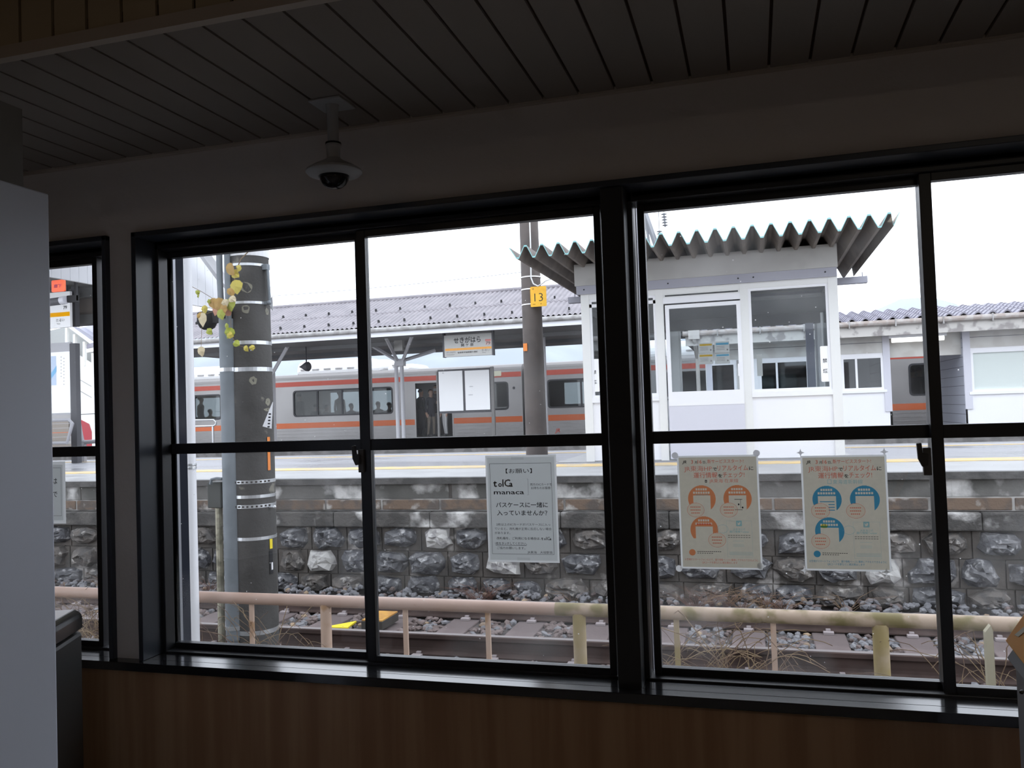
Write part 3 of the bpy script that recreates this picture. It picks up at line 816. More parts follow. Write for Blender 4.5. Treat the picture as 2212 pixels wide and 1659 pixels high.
zp = Z(-1.148); xm = P(1200, 1310, y=GY).x
MB().tube([(-9, GY, zp), (xm, GY, zp)], .0365, 20).build('rail_pipe', pipe_m, t, smooth=True, auto=.6)
MB().tube([(xm, GY, zp), (6, GY, zp)], .0370, 20).build('rail_pipe', pipe_g, t, smooth=True, auto=.6)
for px, mm, r in ((705, post_p, .034), (1252, post_y, .038), (1902, post_y, .040)):
    x = P(px, 1365, y=GY).x
    MB().tube([(x, GY, Z(-1.474)), (x, GY, zp-.02)], r, 16).build('thick_post', mm, t, smooth=True, auto=.6)
for px, mm in ((545, post_p), (877, post_p), (1055, post_p), (1462, post_y), (1671, post_p)):
    x = P(px, 1370, y=GY).x
    m = MB(); m.box((x-.0145, GY-.008, Z(-1.47)), (x+.0145, GY+.008, zp-.028)); m.box((x-.035, GY-.03, Z(-1.4745)), (x+.035, GY+.02, Z(-1.468))); m.build('thin_post', mm, t)
x = P(2138, 1430, y=4.62).x
tag(MB().prism([(x-.018, Z(-1.474)), (x+.018, Z(-1.474)), (x+.017, Z(-1.155)), (x+.008, Z(-1.13)), (x-.018, Z(-1.165))], 4.60, 4.64, 'y').build('stake', mat('stake_pale', (.40, .37, .27), .85)), 'short pale wooden stake standing below the guard pipe, far right', 'stake')

# ---- dry climbers tangled in the guard pipe
vine1 = mat('vine_dry', (.30, .22, .13), .85, col2=(.17, .11, .075), scale=8)
def bramble(label, cx, wd, n, seed, hi=.36):
    random.seed(seed); m = MB()
    for i in range(n):
        x = cx+random.gauss(0, wd*.4); y = GY+random.uniform(-.10, .14); z = Z(-1.474); dx = random.uniform(-.06, .06); dz = random.uniform(.03, .075); pts = []
        for k in range(9):
            pts.append((x, y, max(z, Z(-1.472)))); x += dx+random.uniform(-.015, .015); z += dz; dz -= random.uniform(.004, .016); y += random.uniform(-.018, .018)
            if z > Z(-1.474)+hi: dz = -abs(dz)*.5
        m.tube(pts, random.uniform(.0012, .0028), 4)
    o = m.build('dry_vine', vine1); tag(o, label, 'dry plant'); o['kind'] = 'stuff'; return o
bramble('dry vine stems tangled around the guard pipe below the orange poster', P(1560, 1380, y=GY).x, .55, 55, 5)
bramble('dry vine stems tangled at the foot of the big grey pole', P(560, 1370, y=GY).x, .5, 26, 6, .40)
bramble('dense dry vine stems behind the left window', P(190, 1350, y=GY).x, .5, 110, 8, .40)
bramble('few dry vine stems beside the pale wooden stake', P(2150, 1420, y=GY).x, .25, 14, 9, .25)
# dry grass and small weeds at the foot of the stone wall
def tuft(m, x, y, z, n, h, spread):
    for i in range(n):
        a = random.uniform(-1, 1)*spread; b = random.uniform(-.5, .3)*spread; hh = h*random.uniform(.5, 1)
        m.tube([(x+random.uniform(-.03, .03), y, z), (x+a*.5*hh, y+b*.4*hh, z+hh*.6), (x+a*hh*1.2, y+b*hh, z+hh*random.uniform(.6, 1))], [.002, .0016, .0006], 3)
random.seed(11); m = MB()
for px, n in ((1030, 34), (1045, 20), (1500, 40), (1530, 40), (1570, 35), (1600, 20), (1650, 35), (1690, 30), (1230, 10), (240, 40), (450, 30), (1830, 12)):
    c = P(px, 1292, y=7.75); tuft(m, c.x, 7.75+random.uniform(-.1, .2), Z(-1.87), n, .26, 1.6)
o = m.build('dry_grass', mat('grass_dry', (.27, .18, .11), .9, col2=(.17, .09, .07), scale=3)); tag(o, 'brown dry grass at the foot of the stone wall', 'grass'); o['kind'] = 'stuff'
m = MB()
for i in range(70):
    px = random.choice((random.uniform(630, 900), random.uniform(630, 790), random.uniform(440, 480), random.uniform(105, 130))); c = P(px, 1282, y=7.7)
    for k in range(5): 
        a = random.random()*6.28; m.add([(c.x, 7.7, Z(-1.84)), (c.x+.02*math.cos(a), 7.7+.02*math.sin(a)-.01, Z(-1.815)), (c.x+.035*math.cos(a+.5), 7.69+.035*math.sin(a+.5)-.01, Z(-1.82)), (c.x+.02*math.cos(a+1), 7.7+.02*math.sin(a+1)-.01, Z(-1.835))], [(0, 1, 2, 3)])
o = m.build('green_weeds', mat('weed_green', (.16, .26, .06), .8)); tag(o, 'small green weeds along the foot of the stone wall', 'weeds'); o['kind'] = 'stuff'
random.seed(21)
# ================================================================== things close to the window: pole, downpipe, eaves
galv = mat('galvanised', (.235, .265, .29), .6, .15, col2=(.18, .205, .225), scale=4)
polem = mat('pole_concrete', (.075, .072, .068), .8, col2=(.055, .053, .05), scale=3, bump=.25, bscale=40, col3=(.20, .19, .16), scale3=9, lo3=.66, hi3=.72)
steel = mat('band_steel', (.62, .64, .66), .32, .75)
white_p = mat('white_paint', (.80, .81, .84), .5)
PY = 5.30
pa, pb = P(505, 960, y=PY), P(586, 960, y=PY); pc = (pa.x+pb.x)/2; pr_ = (pb.x-pa.x)/2
t = thing('utility_pole', (pc, PY, Z(-1.9)), 'thick dark concrete pole with steel bands and ivy in front of the track', 'pole')
MB().tube([(pc, PY, Z(-1.9)), (pc, PY, Z(.2)), (pc+.004, PY, Z(3.2))], [pr_, pr_*.985, pr_*.82], 36).build('pole_shaft', polem, t, smooth=True, auto=.7)
def rad(z): return pr_*(.985-.165*max(0, (z-Z(.2))/3.0))
for py, h, tooth in ((569, .018, 0), (652, .018, 0), (739, .026, 0), (797, .030, 0), (1073, .022, 0), (1164, .022, 0), (1367, .03, 0), (1041, .024, 1), (1094, .024, 1)):
    z = P(548, py, y=PY-.12).z; r = rad(z)+.003
    b = MB().lathe([(r-.004, z-h/2), (r, z-h/2), (r, z+h/2), (r-.004, z+h/2)], (pc, PY, 0), 36)
    if tooth:
        for k in range(14):
            a = -math.pi*(.08+.84*k/13); b.box((pc+(r+.003)*math.cos(a)-.006, PY+(r+.003)*math.sin(a)-.004, z-.006), (pc+(r+.003)*math.cos(a)+.006, PY+(r+.003)*math.sin(a)+.004, z+.006), 1)
    b.build('steel_band', [steel, dk], t)
z = P(545, 541, y=PY-.12).z
m = MB(); r = rad(z)+.006; m.lathe([(r-.006, z-.03), (r, z-.03), (r, z+.045), (r-.006, z+.045)], (pc, PY, 0), 30); m.build('white_wrap', mat('wrap_white', (.78, .79, .8), .5), t)
# clamp rod on the right side
q0, q1 = P(579, 578, y=PY), P(584, 655, y=PY)
m = MB(); m.tube([(q0.x+.008, PY-.02, q0.z), (q1.x+.008, PY-.02, q1.z)], .011, 10); m.box((q0.x-.03, PY-.04, q0.z-.02), (q0.x+.015, PY, q0.z+.02)); m.ball((q1.x+.008, PY-.03, q1.z), .017); m.box((q1.x-.03, PY-.035, q1.z-.012), (q1.x+.01, PY-.005, q1.z+.012))
m.build('clamp_rod', galv, t)
bz = P(592, 1094, y=PY).z; m = MB(); m.tube([(pc+pr_-.01, PY-.03, bz), (pc+pr_+.03, PY-.03, bz)], .009, 8); m.ball((pc+pr_+.032, PY-.03, bz), .013); m.build('band_bolt', steel, t)
# glue marks left on the shaft
for px, py, wpx, hpx in ((530, 668, 17, 19), (561, 668, 12, 15), (543, 822, 17, 17), (559, 868, 15, 15), (559, 885, 17, 7), (530, 620, 26, 24)):
    c = P(px, py, y=PY-.14); k = 6.05/FPX; r = rad(c.z)+.0012; n = 14; a0 = math.acos(max(-1, min(1, (c.x-pc)/r))); pts = []
    for i in range(n):
        w1 = 1+random.uniform(-.15, .15); u = wpx*k/2*w1*math.cos(6.283*i/n); v = hpx*k/2*w1*math.sin(6.283*i/n); a = a0-u/r
        pts.append((pc+r*math.cos(a), PY-r*math.sin(a), c.z+v))
    m = MB(); m.add(pts, [tuple(range(n))]); m.build('glue_mark', mat('glue', (.25, .24, .19), .9), t)
# tags on the right flank
def flank(px, py0, py1, wpx, name, mm, parent):
    c0, c1 = P(px, py0, y=PY-.05), P(px, py1, y=PY-.05); r = pr_+.003; a0 = math.acos(max(-1, min(1, (c0.x-pc)/r))) if abs(c0.x-pc) < r else .12
    da = wpx*6.0/FPX/r*1.6; pts = []
    m = MB(); n = 5; vs = []
    for i in range(n+1):
        a = a0+da*i/n
        vs += [(pc+r*math.cos(a), PY-r*math.sin(a), c1.z), (pc+r*math.cos(a), PY-r*math.sin(a), c0.z)]
    m.add(vs, [(2*i, 2*i+1, 2*i+3, 2*i+2) for i in range(n)]); return m.build(name, mm, parent)
flank(580, 944, 1016, 5, 'orange_band', mat('tag_orange', (.80, .25, .05), .6), t)
flank(586, 1165, 1186, 5, 'yellow_tag', yl, t)
flank(587, 1190, 1240, 6, 'black_tag', ink, t)
flank(591, 1216, 1232, 3, 'white_tag', white_p, t)
# white paper flag standing off the pole
c = pxpoly([(567, 921), (586, 926), (589, 868), (583, 882)], 5.12)
m = MB(); m.prism(c, 5.12, 5.124, 'y'); q = P(578, 908, y=5.11); [m.rect(q.x-.008+.003*k, q.x+.010+.003*k, q.z-.05+.022*k, q.z-.04+.022*k, 5.1190, 1) for k in range(5)]; m.build('paper_flag', [white_p, ink], t)
c = pxpoly([(576, 655), (590, 672), (588, 640)], 5.40)
MB().prism(c, 5.40, 5.404, 'y').build('paper_flag', white_p, t)

# galvanised duct beside the pole
DY = 5.18
a, b = P(480, 900, y=DY), P(514, 900, y=DY); dc = (a.x+b.x)/2; dr = (b.x-a.x)/2; zt = P(490, 690, y=DY).z; zb = P(495, 1345, y=DY).z
t = thing('cable_duct', (dc, DY, Z(-1.88)), 'grey galvanised cable duct standing against the thick pole', 'cable duct')
prof = [(dc+dr*math.cos(q), DY-dr*.9*math.sin(q)) for q in [math.pi*k/14 for k in range(15)]]
m = MB().prism(prof, Z(-1.55), zt, 'z'); m.build('duct_cover', galv, t, smooth=True, auto=.9)
m = MB().prism([(dc+(x-dc)*.86, DY+(y_-DY)*.86) for x, y_ in prof], Z(-1.88), Z(-1.55), 'z'); m.build('duct_foot', galv, t)
for off, px in ((-.028, 480), (.03, 497)):
    q = P(px, 600, y=DY); m = MB().tube([(dc+off, DY-.03, zt-.02), (q.x, DY-.03, q.z), (q.x+.003, DY-.03, q.z+.5)], .021, 12); m.build('conduit', galv, t, smooth=True, auto=.6)
for py in (798, 1358):
    z = P(493, py, y=DY-.05).z; m = MB().prism([(dc+(x-dc)*1.04, DY+(y_-DY)*1.06) for x, y_ in prof], z-.014, z+.014, 'z'); m.build('duct_band', steel, t)

# meter box behind the duct
a, b = P(456, 1040, y=5.25), P(482, 1096, y=5.25)
t = thing('switch_box', (a.x, 5.25, b.z), 'small grey switch box with a bent pipe handle, left of the duct', 'switch box')
MB().box((a.x, 5.2, b.z), (b.x+.02, 5.32, a.z)).build('box_body', mat('box_grey', (.060, .064, .058), .6), t, bevel=.008)
c = P(462, 1037, y=5.17); MB().tube([(c.x-.03, 5.17, c.z-.03), (c.x-.02, 5.17, c.z+.005), (c.x+.02, 5.17, c.z+.012), (c.x+.07, 5.17, c.z+.008)], .010, 8).build('pipe_handle', galv, t)
c = P(474, 1100, y=5.25); MB().tube([(c.x, 5.25, c.z+.0), (c.x-.005, 5.25, c.z-.25), (c.x-.03, 5.25, c.z-.36), (c.x+.01, 5.25, Z(-1.88))], .012, 8).build('cable', ink, t)
c = P(473, 1115, y=5.23); m = MB(); m.tube([(c.x, 5.23, c.z+.06), (c.x, 5.23, Z(-1.88))], .026, 10); m.build('cream_conduit', mat('cream_pipe', (.50, .47, .36), .8, col2=(.25, .24, .18), scale=12), t)

# ivy on the pole
random.seed(31)
t = thing('ivy', (dc, DY-.1, zt), 'ivy with yellowing leaves climbing over the duct and pole', 'ivy')
lv = [mat('leaf_ochre', (.52, .33, .09), .6, col2=(.45, .26, .06), scale=20), mat('leaf_yellow', (.62, .52, .10), .6), mat('leaf_green', (.40, .44, .07), .6), mat('leaf_pink', (.60, .30, .20), .6), mat('leaf_cream', (.66, .56, .36), .6)]
stem = MB(); spts = [(493, 655), (500, 640), (505, 610), (510, 585), (520, 560), (540, 540)]
stem.tube([P(*q, y=PY-.22) for q in spts], .004, 5); stem.tube([P(*q, y=PY-.24) for q in ((488, 660), (460, 645), (432, 628), (412, 618))], .0018, 4)
stem.tube([P(*q, y=PY-.24) for q in ((498, 690), (500, 725), (512, 745), (542, 755))], .0022, 4); stem.tube([P(*q, y=PY-.22) for q in ((470, 670), (440, 680), (436, 710), (434, 760))], .0018, 4)
stem.build('stem', vine1, t)
fo = MB()
def leaf(px, py, s, ang, mi, dy=0):
    c = P(px, py, y=PY-.27+dy); k = s*6.9/FPX; out = [(0, .5), (.28, .42), (.48, .15), (.42, -.15), (.2, -.4), (0, -.6), (-.2, -.4), (-.42, -.15), (-.48, .15), (-.28, .42)]
    ca, sa = math.cos(ang), math.sin(ang); tilt = random.uniform(-.5, .5); vs = [(c.x, c.y-.012, c.z)]
    for (u, v) in out:
        X, Zv = u*k, v*k; vs.append((c.x+X*ca-Zv*sa, c.y+tilt*X+random.uniform(-.006, .006), c.z+X*sa+Zv*ca))
    fo.add(vs, [(0, i+1, (i+1) % 10+1) for i in range(10)], mi)
for a in ((498, 582, 24, .6, 0), (508, 592, 18, .9, 1), (515, 580, 14, -.4, 1), (511, 619, 25, .1, 1), (500, 630, 17, .4, 0), (502, 646, 14, .9, 4), (461, 655, 20, .3, 0), (473, 657, 24, 0, 0), (468, 668, 22, -.3, 3), (478, 679, 19, .3, 2), (497, 658, 23, .2, 2), (487, 654, 14, .5, 4), (490, 673, 18, -1.3, 3), (483, 668, 20, .2, 0),
          (438, 690, 25, .1, 4), (442, 668, 15, .3, 1), (434, 682, 14, .3, 0), (452, 716, 13, .6, 2), (490, 705, 12, .2, 2), (496, 719, 20, -.4, 2), (497, 724, 14, 1.3, 1), (511, 742, 14, 1.1, 2), (532, 753, 12, .7, 1), (545, 751, 10, .1, 1), (435, 759, 18, .2, 4), (412, 627, 6, .2, 2), (427, 632, 9, .1, 2), (428, 640, 6, .1, 2), (451, 651, 9, .4, 2)):
    leaf(*a, random.uniform(-.03, .03))
fo.build('leaves', lv, t)
# dark lamp housing behind the ivy
a = P(455, 690, y=5.40)
t = thing('floodlight', a, 'dark round floodlight half hidden by the ivy leaves', 'floodlight')
MB().lathe([(.02, .07), (.07, .05), (.075, -.02), (.055, -.06), (.03, -.075)], (a.x-.03, 5.40, a.z), 18).build('lamp_body', ink, t, smooth=True, auto=.7)
MB().box((a.x, 5.37, a.z-.03), (pc-pr_*.5, 5.42, a.z+.06)).build('lamp_bracket', ink, t)

# white downpipe just outside the window
a, b = P(397, 760, y=4.60), P(416, 760, y=4.60); xx = (a.x+b.x)/2
t = thing('downpipe', (xx, 4.6, Z(-1.475)), 'white plastic downpipe at the left of the middle window', 'downpipe')
MB().tube([(xx, 4.6, Z(-1.475)), (xx, 4.6, Z(2.6))], (b.x-a.x)/2, 20).build('pipe', white_p, t, smooth=True, auto=.6)
z = P(410, 1008, y=4.57).z; r = (b.x-a.x)/2+.003
MB().lathe([(r-.003, z-.018), (r, z-.018), (r, z-.004), (r-.002, z), (r, z+.006), (r, z+.018), (r-.003, z+.018)], (xx, 4.6, 0), 20).build('pipe_bracket', steel, t)

# white boarded gable panels of the station roof, running away from the window
def gable(x, ya, yb, zb, zt, label):
    t = thing('gable_panel', (x, (ya+yb)/2, zb), label, 'roof panel', 'white gable panels of the station roof')
    m = MB(); k = ya
    while k < yb-.01:
        e = min(k+.105, yb); m.box((x-.03, k+.002, zb), (x, e-.002, zt)); k = e
    m.box((x-.028, ya, zb+.002), (x-.004, yb, zt-.002)); m.build('boards', white_p, t)
    return t
z1 = P(165, 608, x=-6.0).z
gable(-6.0, 3.2, 6.72, z1, Z(2.35), 'white boarded roof panel seen through the top of the left window')
z2 = P(448, 664, x=-4.5).z
g = gable(-4.5, 5.75, 6.6, z2, Z(2.35), 'white roof panel behind the downpipe and thick pole')
q0, q1 = P(440, 548, y=5.9), P(480, 603, y=6.2); MB().tube([q0+Vector((-.2, 0, .27)), q0, q1, q1+Vector((.1, .1, -.14))], .045, 4).build('brace', white_p, g)
struct(MB().box((-9, 2.53, Z(2.35)), (3.6, 4.4, Z(2.55))).build('eave_roof', white_p))
struct(MB().box((-9, 4.4, Z(2.35)), (-4.4, 6.8, Z(2.55))).build('eave_roof', white_p))
# ================================================================== on the platform across the track
shel_w = mat('shelter_white', (.80, .80, .82), .45)
shel_g = mat('shelter_frame', (.74, .74, .72), .45)
shel_d = mat('shelter_door', (.60, .60, .66), .45)
fasc_g = mat('fascia_grey', (.46, .45, .43), .6, col2=(.40, .39, .37), scale=3)
fasc_b = mat('fascia_blue', (.34, .34, .39), .5)
fold_m = mat('folded_roof', (.17, .145, .125), .7, col2=(.13, .11, .098), scale=5)
fold_e = mat('roof_teal', (.25, .50, .50), .6)
dark_in = mat('shelter_ceiling', (.10, .095, .09), .8)
sh_gl = glass('shelter_glass', (.93, .95, .96), 1.33, specks=0.0, smear=0.0)
SY, SB = 9.97, 11.90
SX = [-1.962, -1.031, -.064, .861]; SXW = .108
BZ = AZ+.006
T = thing('waiting_shelter', (-.5, SY, AZ), 'white glazed platform shelter with a corrugated overhanging roof', 'shelter')
LT = Z(1.367); SILL = Z(.085); WT = Z(1.29)
# corner and bay posts, front and back
X0, X1 = SX[0]-.012, SX[3]+.085
bays = [(X0+.10, SX[1]-.045), (SX[1]+.045, SX[2]-.045), (SX[2]+.045, X1-.10)]
for yy, d in ((SY, .07), (SB, .07)):
    for a, b in ((X0, X0+.10), (SX[1]-.045, SX[1]+.045), (SX[2]-.045, SX[2]+.045), (X1-.10, X1)):
        MB().box((a, yy, AZ), (b, yy+d, LT+.05)).build('frame_post', shel_g, T)
for yy in (SY, SB): MB().box((X0, yy+.004, LT-.06), (X1, yy+.066, LT+.01)).build('frame_lintel', shel_g, T)
for xx in (X0, X1-.06): MB().box((xx, SY+.07, LT-.06), (xx+.06, SB, LT+.01)).build('frame_lintel', shel_g, T)
def wpanel(x0, x1, y, nm='lower_panel', m_=None, z1=None, d=.03): MB().box((x0, y+.02, AZ+.01), (x1, y+.02+d, z1 or SILL-.02)).build(nm, m_ or shel_w, T)
# front windows left and right, sliding door in the middle
for i in (0, 2):
    a, b = bays[i]
    wpanel(a, b, SY); MB().box((a, SY-.01, SILL-.03), (b, SY+.06, SILL+.03)).build('window_sill', shel_w, T)
    m = frame(a, b, SILL+.03, LT-.06, .03, SY+.012, SY+.05)
    if i == 0:
        z = P(1290, 660, y=SY).z; m.box((a, SY+.012, z-.02), (b, SY+.05, z+.02))
    f = m.build('window_frame', shel_w, T)
    MB().box((a+.03, SY+.03, SILL+.06), (b-.03, SY+.034, LT-.09)).build('pane', sh_gl, f)
a, b = bays[1]
zt1, zt2, zd = P(1520, 638, y=SY).z, P(1520, 651, y=SY).z, P(1520, 661, y=SY).z
d = MB().box((a+.02, SY-.02, AZ+.02), (b, SY+.012, SILL-.09)).build('door_panel', shel_d, T)
MB().box((a+.02, SY-.024, SILL-.10), (b, SY+.012, SILL+.03)).build('door_rail', shel_w, d)
fr = frame(a+.02, b, SILL+.02, zd+.035, .045, SY-.022, SY+.012).build('door_frame', shel_w, T)
MB().box((a+.06, SY-.008, SILL+.03), (b-.04, SY-.004, zd)).build('pane', sh_gl, fr)
MB().box((b-.055, SY-.04, SILL+.22), (b-.04, SY-.02, SILL+.36)).build('door_pull', shel_w, fr)
MB().box((a, SY-.012, zt2), (b, SY+.05, zt1)).build('door_header', shel_w, T)
f = frame(a, b, zt1-.005, LT-.05, .02, SY+.01, SY+.05).build('transom_frame', shel_g, T); MB().box((a, SY+.028, zt1), (b, SY+.031, LT-.06)).build('pane', sh_gl, f)
# back and sides
for a, b in bays:
    wpanel(a, b, SB); f = frame(a, b, SILL, LT-.06, .03, SB+.012, SB+.05).build('window_frame', shel_g, T); MB().box((a+.03, SB+.03, SILL+.03), (b-.03, SB+.034, LT-.09)).build('pane', sh_gl, f)
for xx in (X0+.02, X1-.05):
    MB().box((xx, SY+.07, AZ+.01), (xx+.03, SB, SILL)).build('lower_panel', shel_w, T)
    MB().box((xx, SY+.07, SILL), (xx+.04, SB, SILL+.05)).build('side_rail', shel_g, T)
    MB().box((xx+.014, SY+.08, SILL+.05), (xx+.018, SB-.01, LT-.06)).build('pane', sh_gl, T)
for xx, yy in ((X0+.10, SB-.12), (X1-.25, SB-.12)):
    MB().box((xx, yy, AZ), (xx+.10, yy+.10, LT)).build('inner_post', fasc_b, T)
MB().box((X0+.03, SY+.08, LT-.20), (X1-.03, SB-.02, LT-.155)).build('ceiling_panel', dark_in, T)
MB().box((X0+.06, SB-.13, LT-.34), (X1-.06, SB-.02, LT-.20)).build('ceiling_beam', dark_in, T)
# fascia boards
FT, FB = Z(1.735), Z(1.475)
FX0, FX1 = SX[0]-.070, SX[3]+.092
m = MB(); m.box((FX0, SY-.05, FB), (FX1, SY-.02, FT)); m.box((FX0, SB+.06, FB), (FX1, SB+.09, FT)); m.box((FX0, SY-.02, FB), (FX0+.03, SB+.06, FT)); m.box((FX1-.03, SY-.02, FB), (FX1, SB+.06, FT))
m.build('fascia', fasc_g, T)
m = MB(); m.box((FX0+.015, SY-.035, LT+.005), (FX1-.01, SY, FB)); m.box((FX0+.015, SB, LT+.03), (FX1-.01, SB+.07, FB)); m.box((FX0+.015, SY, LT+.03), (FX0+.045, SB, FB)); m.box((FX1-.04, SY, LT+.03), (FX1-.01, SB, FB)); m.build('fascia_band', fasc_b, T)
m = MB()
for px in (1260, 1442, 1594, 1627, 1783): x = P(px, 595, y=SY-.04).x; m.ball((x, SY-.037, LT+.06), .009)
m.build('bolts', ink, T)
MB().box((FX0+.05, SY, FB+.02), (FX1-.05, SB+.05, FB+.05)).build('ceiling_board', dark_in, T)
# folded plate roof
RX0, RX1, RY0, RY1 = -2.575, 1.46, 9.0, 12.5
n = 21; per = (RX1-RX0)/(n+.5); zt, zb = Z(1.835), Z(1.705)
top = []
x = RX0
top = [(x, zt-.005)]
for k in range(n):
    x0_ = RX0+per*(k+.42)
    top += [(x0_, zb), (x0_+per*.16, zb), (x0_+per*.50, zt), (x0_+per*.66, zt)]
top += [(RX1-.08, zb), (RX1-.06, zb), (RX1, zt)]
top = [p for i, p in enumerate(top) if i == 0 or p[0] > top[i-1][0]]
bot = [(px_, pz-.008) for px_, pz in top][::-1]
m = MB(); N_ = len(top); poly = top+bot
vs = [(p[0], RY0, p[1]) for p in top]+[(p[0], RY1, p[1]) for p in top]+[(p[0], RY0, p[1]-.008) for p in top]+[(p[0], RY1, p[1]-.008) for p in top]
fs = []
for i in range(N_-1): fs += [(i, i+1, N_+i+1, N_+i), (2*N_+i+1, 2*N_+i, 3*N_+i, 3*N_+i+1), (i, 2*N_+i, 2*N_+i+1, i+1), (N_+i+1, 3*N_+i+1, 3*N_+i, N_+i)]
m.add(vs, fs); m.build('roof_sheet', fold_m, T)
m = MB()
vs = [(p[0], RY0-.004, p[1]+.006) for p in top]+[(p[0], RY0-.004, p[1]-.012) for p in top]; N2 = 30
m.add(vs, [(i, N_+i, N_+i+1, i+1) for i in range(N_-1)]); m.build('roof_edge_trim', fold_e, T)
# gutter at the back
gq = P(1873, 603, y=12.45)
m = MB(); m.box((-2.65, 12.40, gq.z-.05), (gq.x, 12.52, gq.z+.04)); m.tube([(gq.x-.06, 12.44, gq.z+.04), (gq.x-.06, 12.44, gq.z+.10)], .008, 6); m.tube([(-2.55, 12.44, gq.z+.04), (-2.55, 12.44, gq.z+.12)], .008, 6); m.build('gutter', fasc_b, T)
MB().box((X0-.02, SB-.05, gq.z-.05), (X0+.10, SB+.3, FB)).build('bracket', fasc_b, T)
struct(MB().box((X0-.35, SY-.08, AZ), (X1+.1, SB+.2, AZ+.004)).build('shelter_plinth', lipm))

# no-smoking plates and notices on the shelter glass
plate_w = mat('plate_white', (.88, .88, .88), .4)
def nosmoke(pa, pb, t1, t2, y, label):
    a, b = P(*pa, y=y), P(*pb, y=y); t = thing('no_smoking_plate', (a.x, y, b.z), label, 'sign', 'no smoking plates on the shelter')
    MB().prism(rr(a.x, b.x, b.z, a.z, .012, 3), y, y+.004, 'y').build('plate', plate_w, t)
    m = MB(); q = P(*t1, y=y); m.text('禁', q.x, q.z-.02, .052, y-.001, 0, .01, 'c'); q = P(*t2, y=y); m.text('煙', q.x, q.z-.02, .052, y-.001, 0, .01, 'c'); m.build('lettering', ink, t)
nosmoke((1276, 776), (1296, 846), (1284, 804), (1285, 825), SY+.018, 'white no smoking plate on the left end of the shelter window')
nosmoke((1771, 748), (1793, 824), (1782, 779), (1783, 801), SY+.018, 'white no smoking plate on the right end of the shelter window')
sy = SY-.012
for (pa, pb, cc, lb) in (((1508, 741), (1540, 762), pyel, 'upper left yellow headed notice on the shelter door glass'), ((1543, 738), (1576, 762), plbl, 'upper right blue headed notice on the shelter door glass'),
                         ((1508, 764), (1541, 786), pyel, 'lower left yellow headed notice on the shelter door glass'), ((1544, 763), (1577, 785), plbl, 'lower right blue headed notice on the shelter door glass')):
    a, b = P(*pa, y=sy), P(*pb, y=sy); t = thing('door_notice', (a.x, sy, b.z), lb, 'notice', 'notices on the shelter door')
    MB().box((a.x, sy, b.z), (b.x, sy+.001, a.z)).build('paper', pap, t)
    m = MB(); h = a.z-b.z; w_ = b.x-a.x; m.rect(a.x+w_*.1, b.x-w_*.05, a.z-h*.30, a.z-h*.13, sy-.0006, 0)
    for k in range(3): m.rect(a.x+w_*.12, a.x+w_*.68, a.z-h*(.45+.13*k), a.z-h*(.42+.13*k), sy-.0006, 1)
    m.disc(b.x-w_*.14, a.z-h*.72, sy-.0006, w_*.06, 1, 10); m.build('print', [cc, grey_ink], t)
a, b = P(1634, 766, y=SY+.02), P(1648, 812, y=SY+.02)
tag(MB().box((a.x, SY+.02, b.z), (b.x, SY+.022, a.z)).build('paper_strip', pap), 'blank pale paper strip on the left of the shelter window', 'notice')

# ---- brown pole with the yellow number plate 13
brown_pole = mat('pole_brown', (.105, .088, .080), .75, col2=(.085, .072, .066), scale=4)
c = P(1160, 981, y=11.7); r = P(1183, 900, y=11.7).x-P(1160, 900, y=11.7).x
t = thing('platform_pole', (c.x, 11.7, AZ), 'brown round pole with a yellow plate numbered 13 beside the shelter', 'pole')
MB().tube([(c.x, 11.7, AZ), (c.x, 11.7, Z(1)), (c.x-.005, 11.7, Z(4))], [r, r*.93, r*.80], 28).build('pole_shaft', brown_pole, t, smooth=True, auto=.7)
py_ = 11.7-r-.02
a, b = P(1145, 620, y=py_), P(1181, 661, y=py_)
m = MB(); m.prism(rr(a.x, b.x, b.z, a.z, .015, 3), py_, py_+.004, 'y'); pl = m.build('number_plate', mat('plate_amber', (.82, .46, .025), .5, col2=(.74, .38, .02), scale=8), t)
m = MB(); cx_ = (a.x+b.x)/2; m.text('13', cx_+.004, b.z+.075, .17, py_-.001, 0, -.012, 'c', .125); m.text('キ', a.x+.03, a.z-.045, .032, py_-.001, 0, .01); m.rect(a.x+.03, a.x+.07, b.z+.032, b.z+.040, py_-.001, 1); m.rect(b.x-.09, b.x-.075, b.z+.032, b.z+.045, py_-.001, 1); m.build('lettering', [ink, mat('ink_amber', (.30, .14, .01), .8)], pl)
for py in (596, 623, 656):
    z = P(1150, py, y=11.55).z; rr_ = r*.92+.004; MB().lathe([(rr_-.006, z-.008), (rr_, z-.008), (rr_, z+.008), (rr_-.006, z+.008)], (c.x, 11.7, 0), 26).build('white_band', plate_w, t)
cab = [P(1144, 470, y=py_), P(1146, 530, y=py_), P(1147, 600, y=py_), P(1152, 613, y=py_), P(1162, 618, y=py_), P(1172, 612, y=py_), P(1178, 607, y=11.4), P(1194, 601, y=11.5), P(1240, 598, y=11.9)]
MB().tube(cab, .010, 8).build('white_cable', mat('cable_white', (.62, .62, .62), .6), t, smooth=True)
a, b = P(1130, 742, y=11.55), P(1139, 758, y=11.55); MB().box((a.x, 11.55, b.z), (b.x, 11.58, a.z)).build('orange_tag', mat('tag_orange', (.80, .25, .05), .6), t)

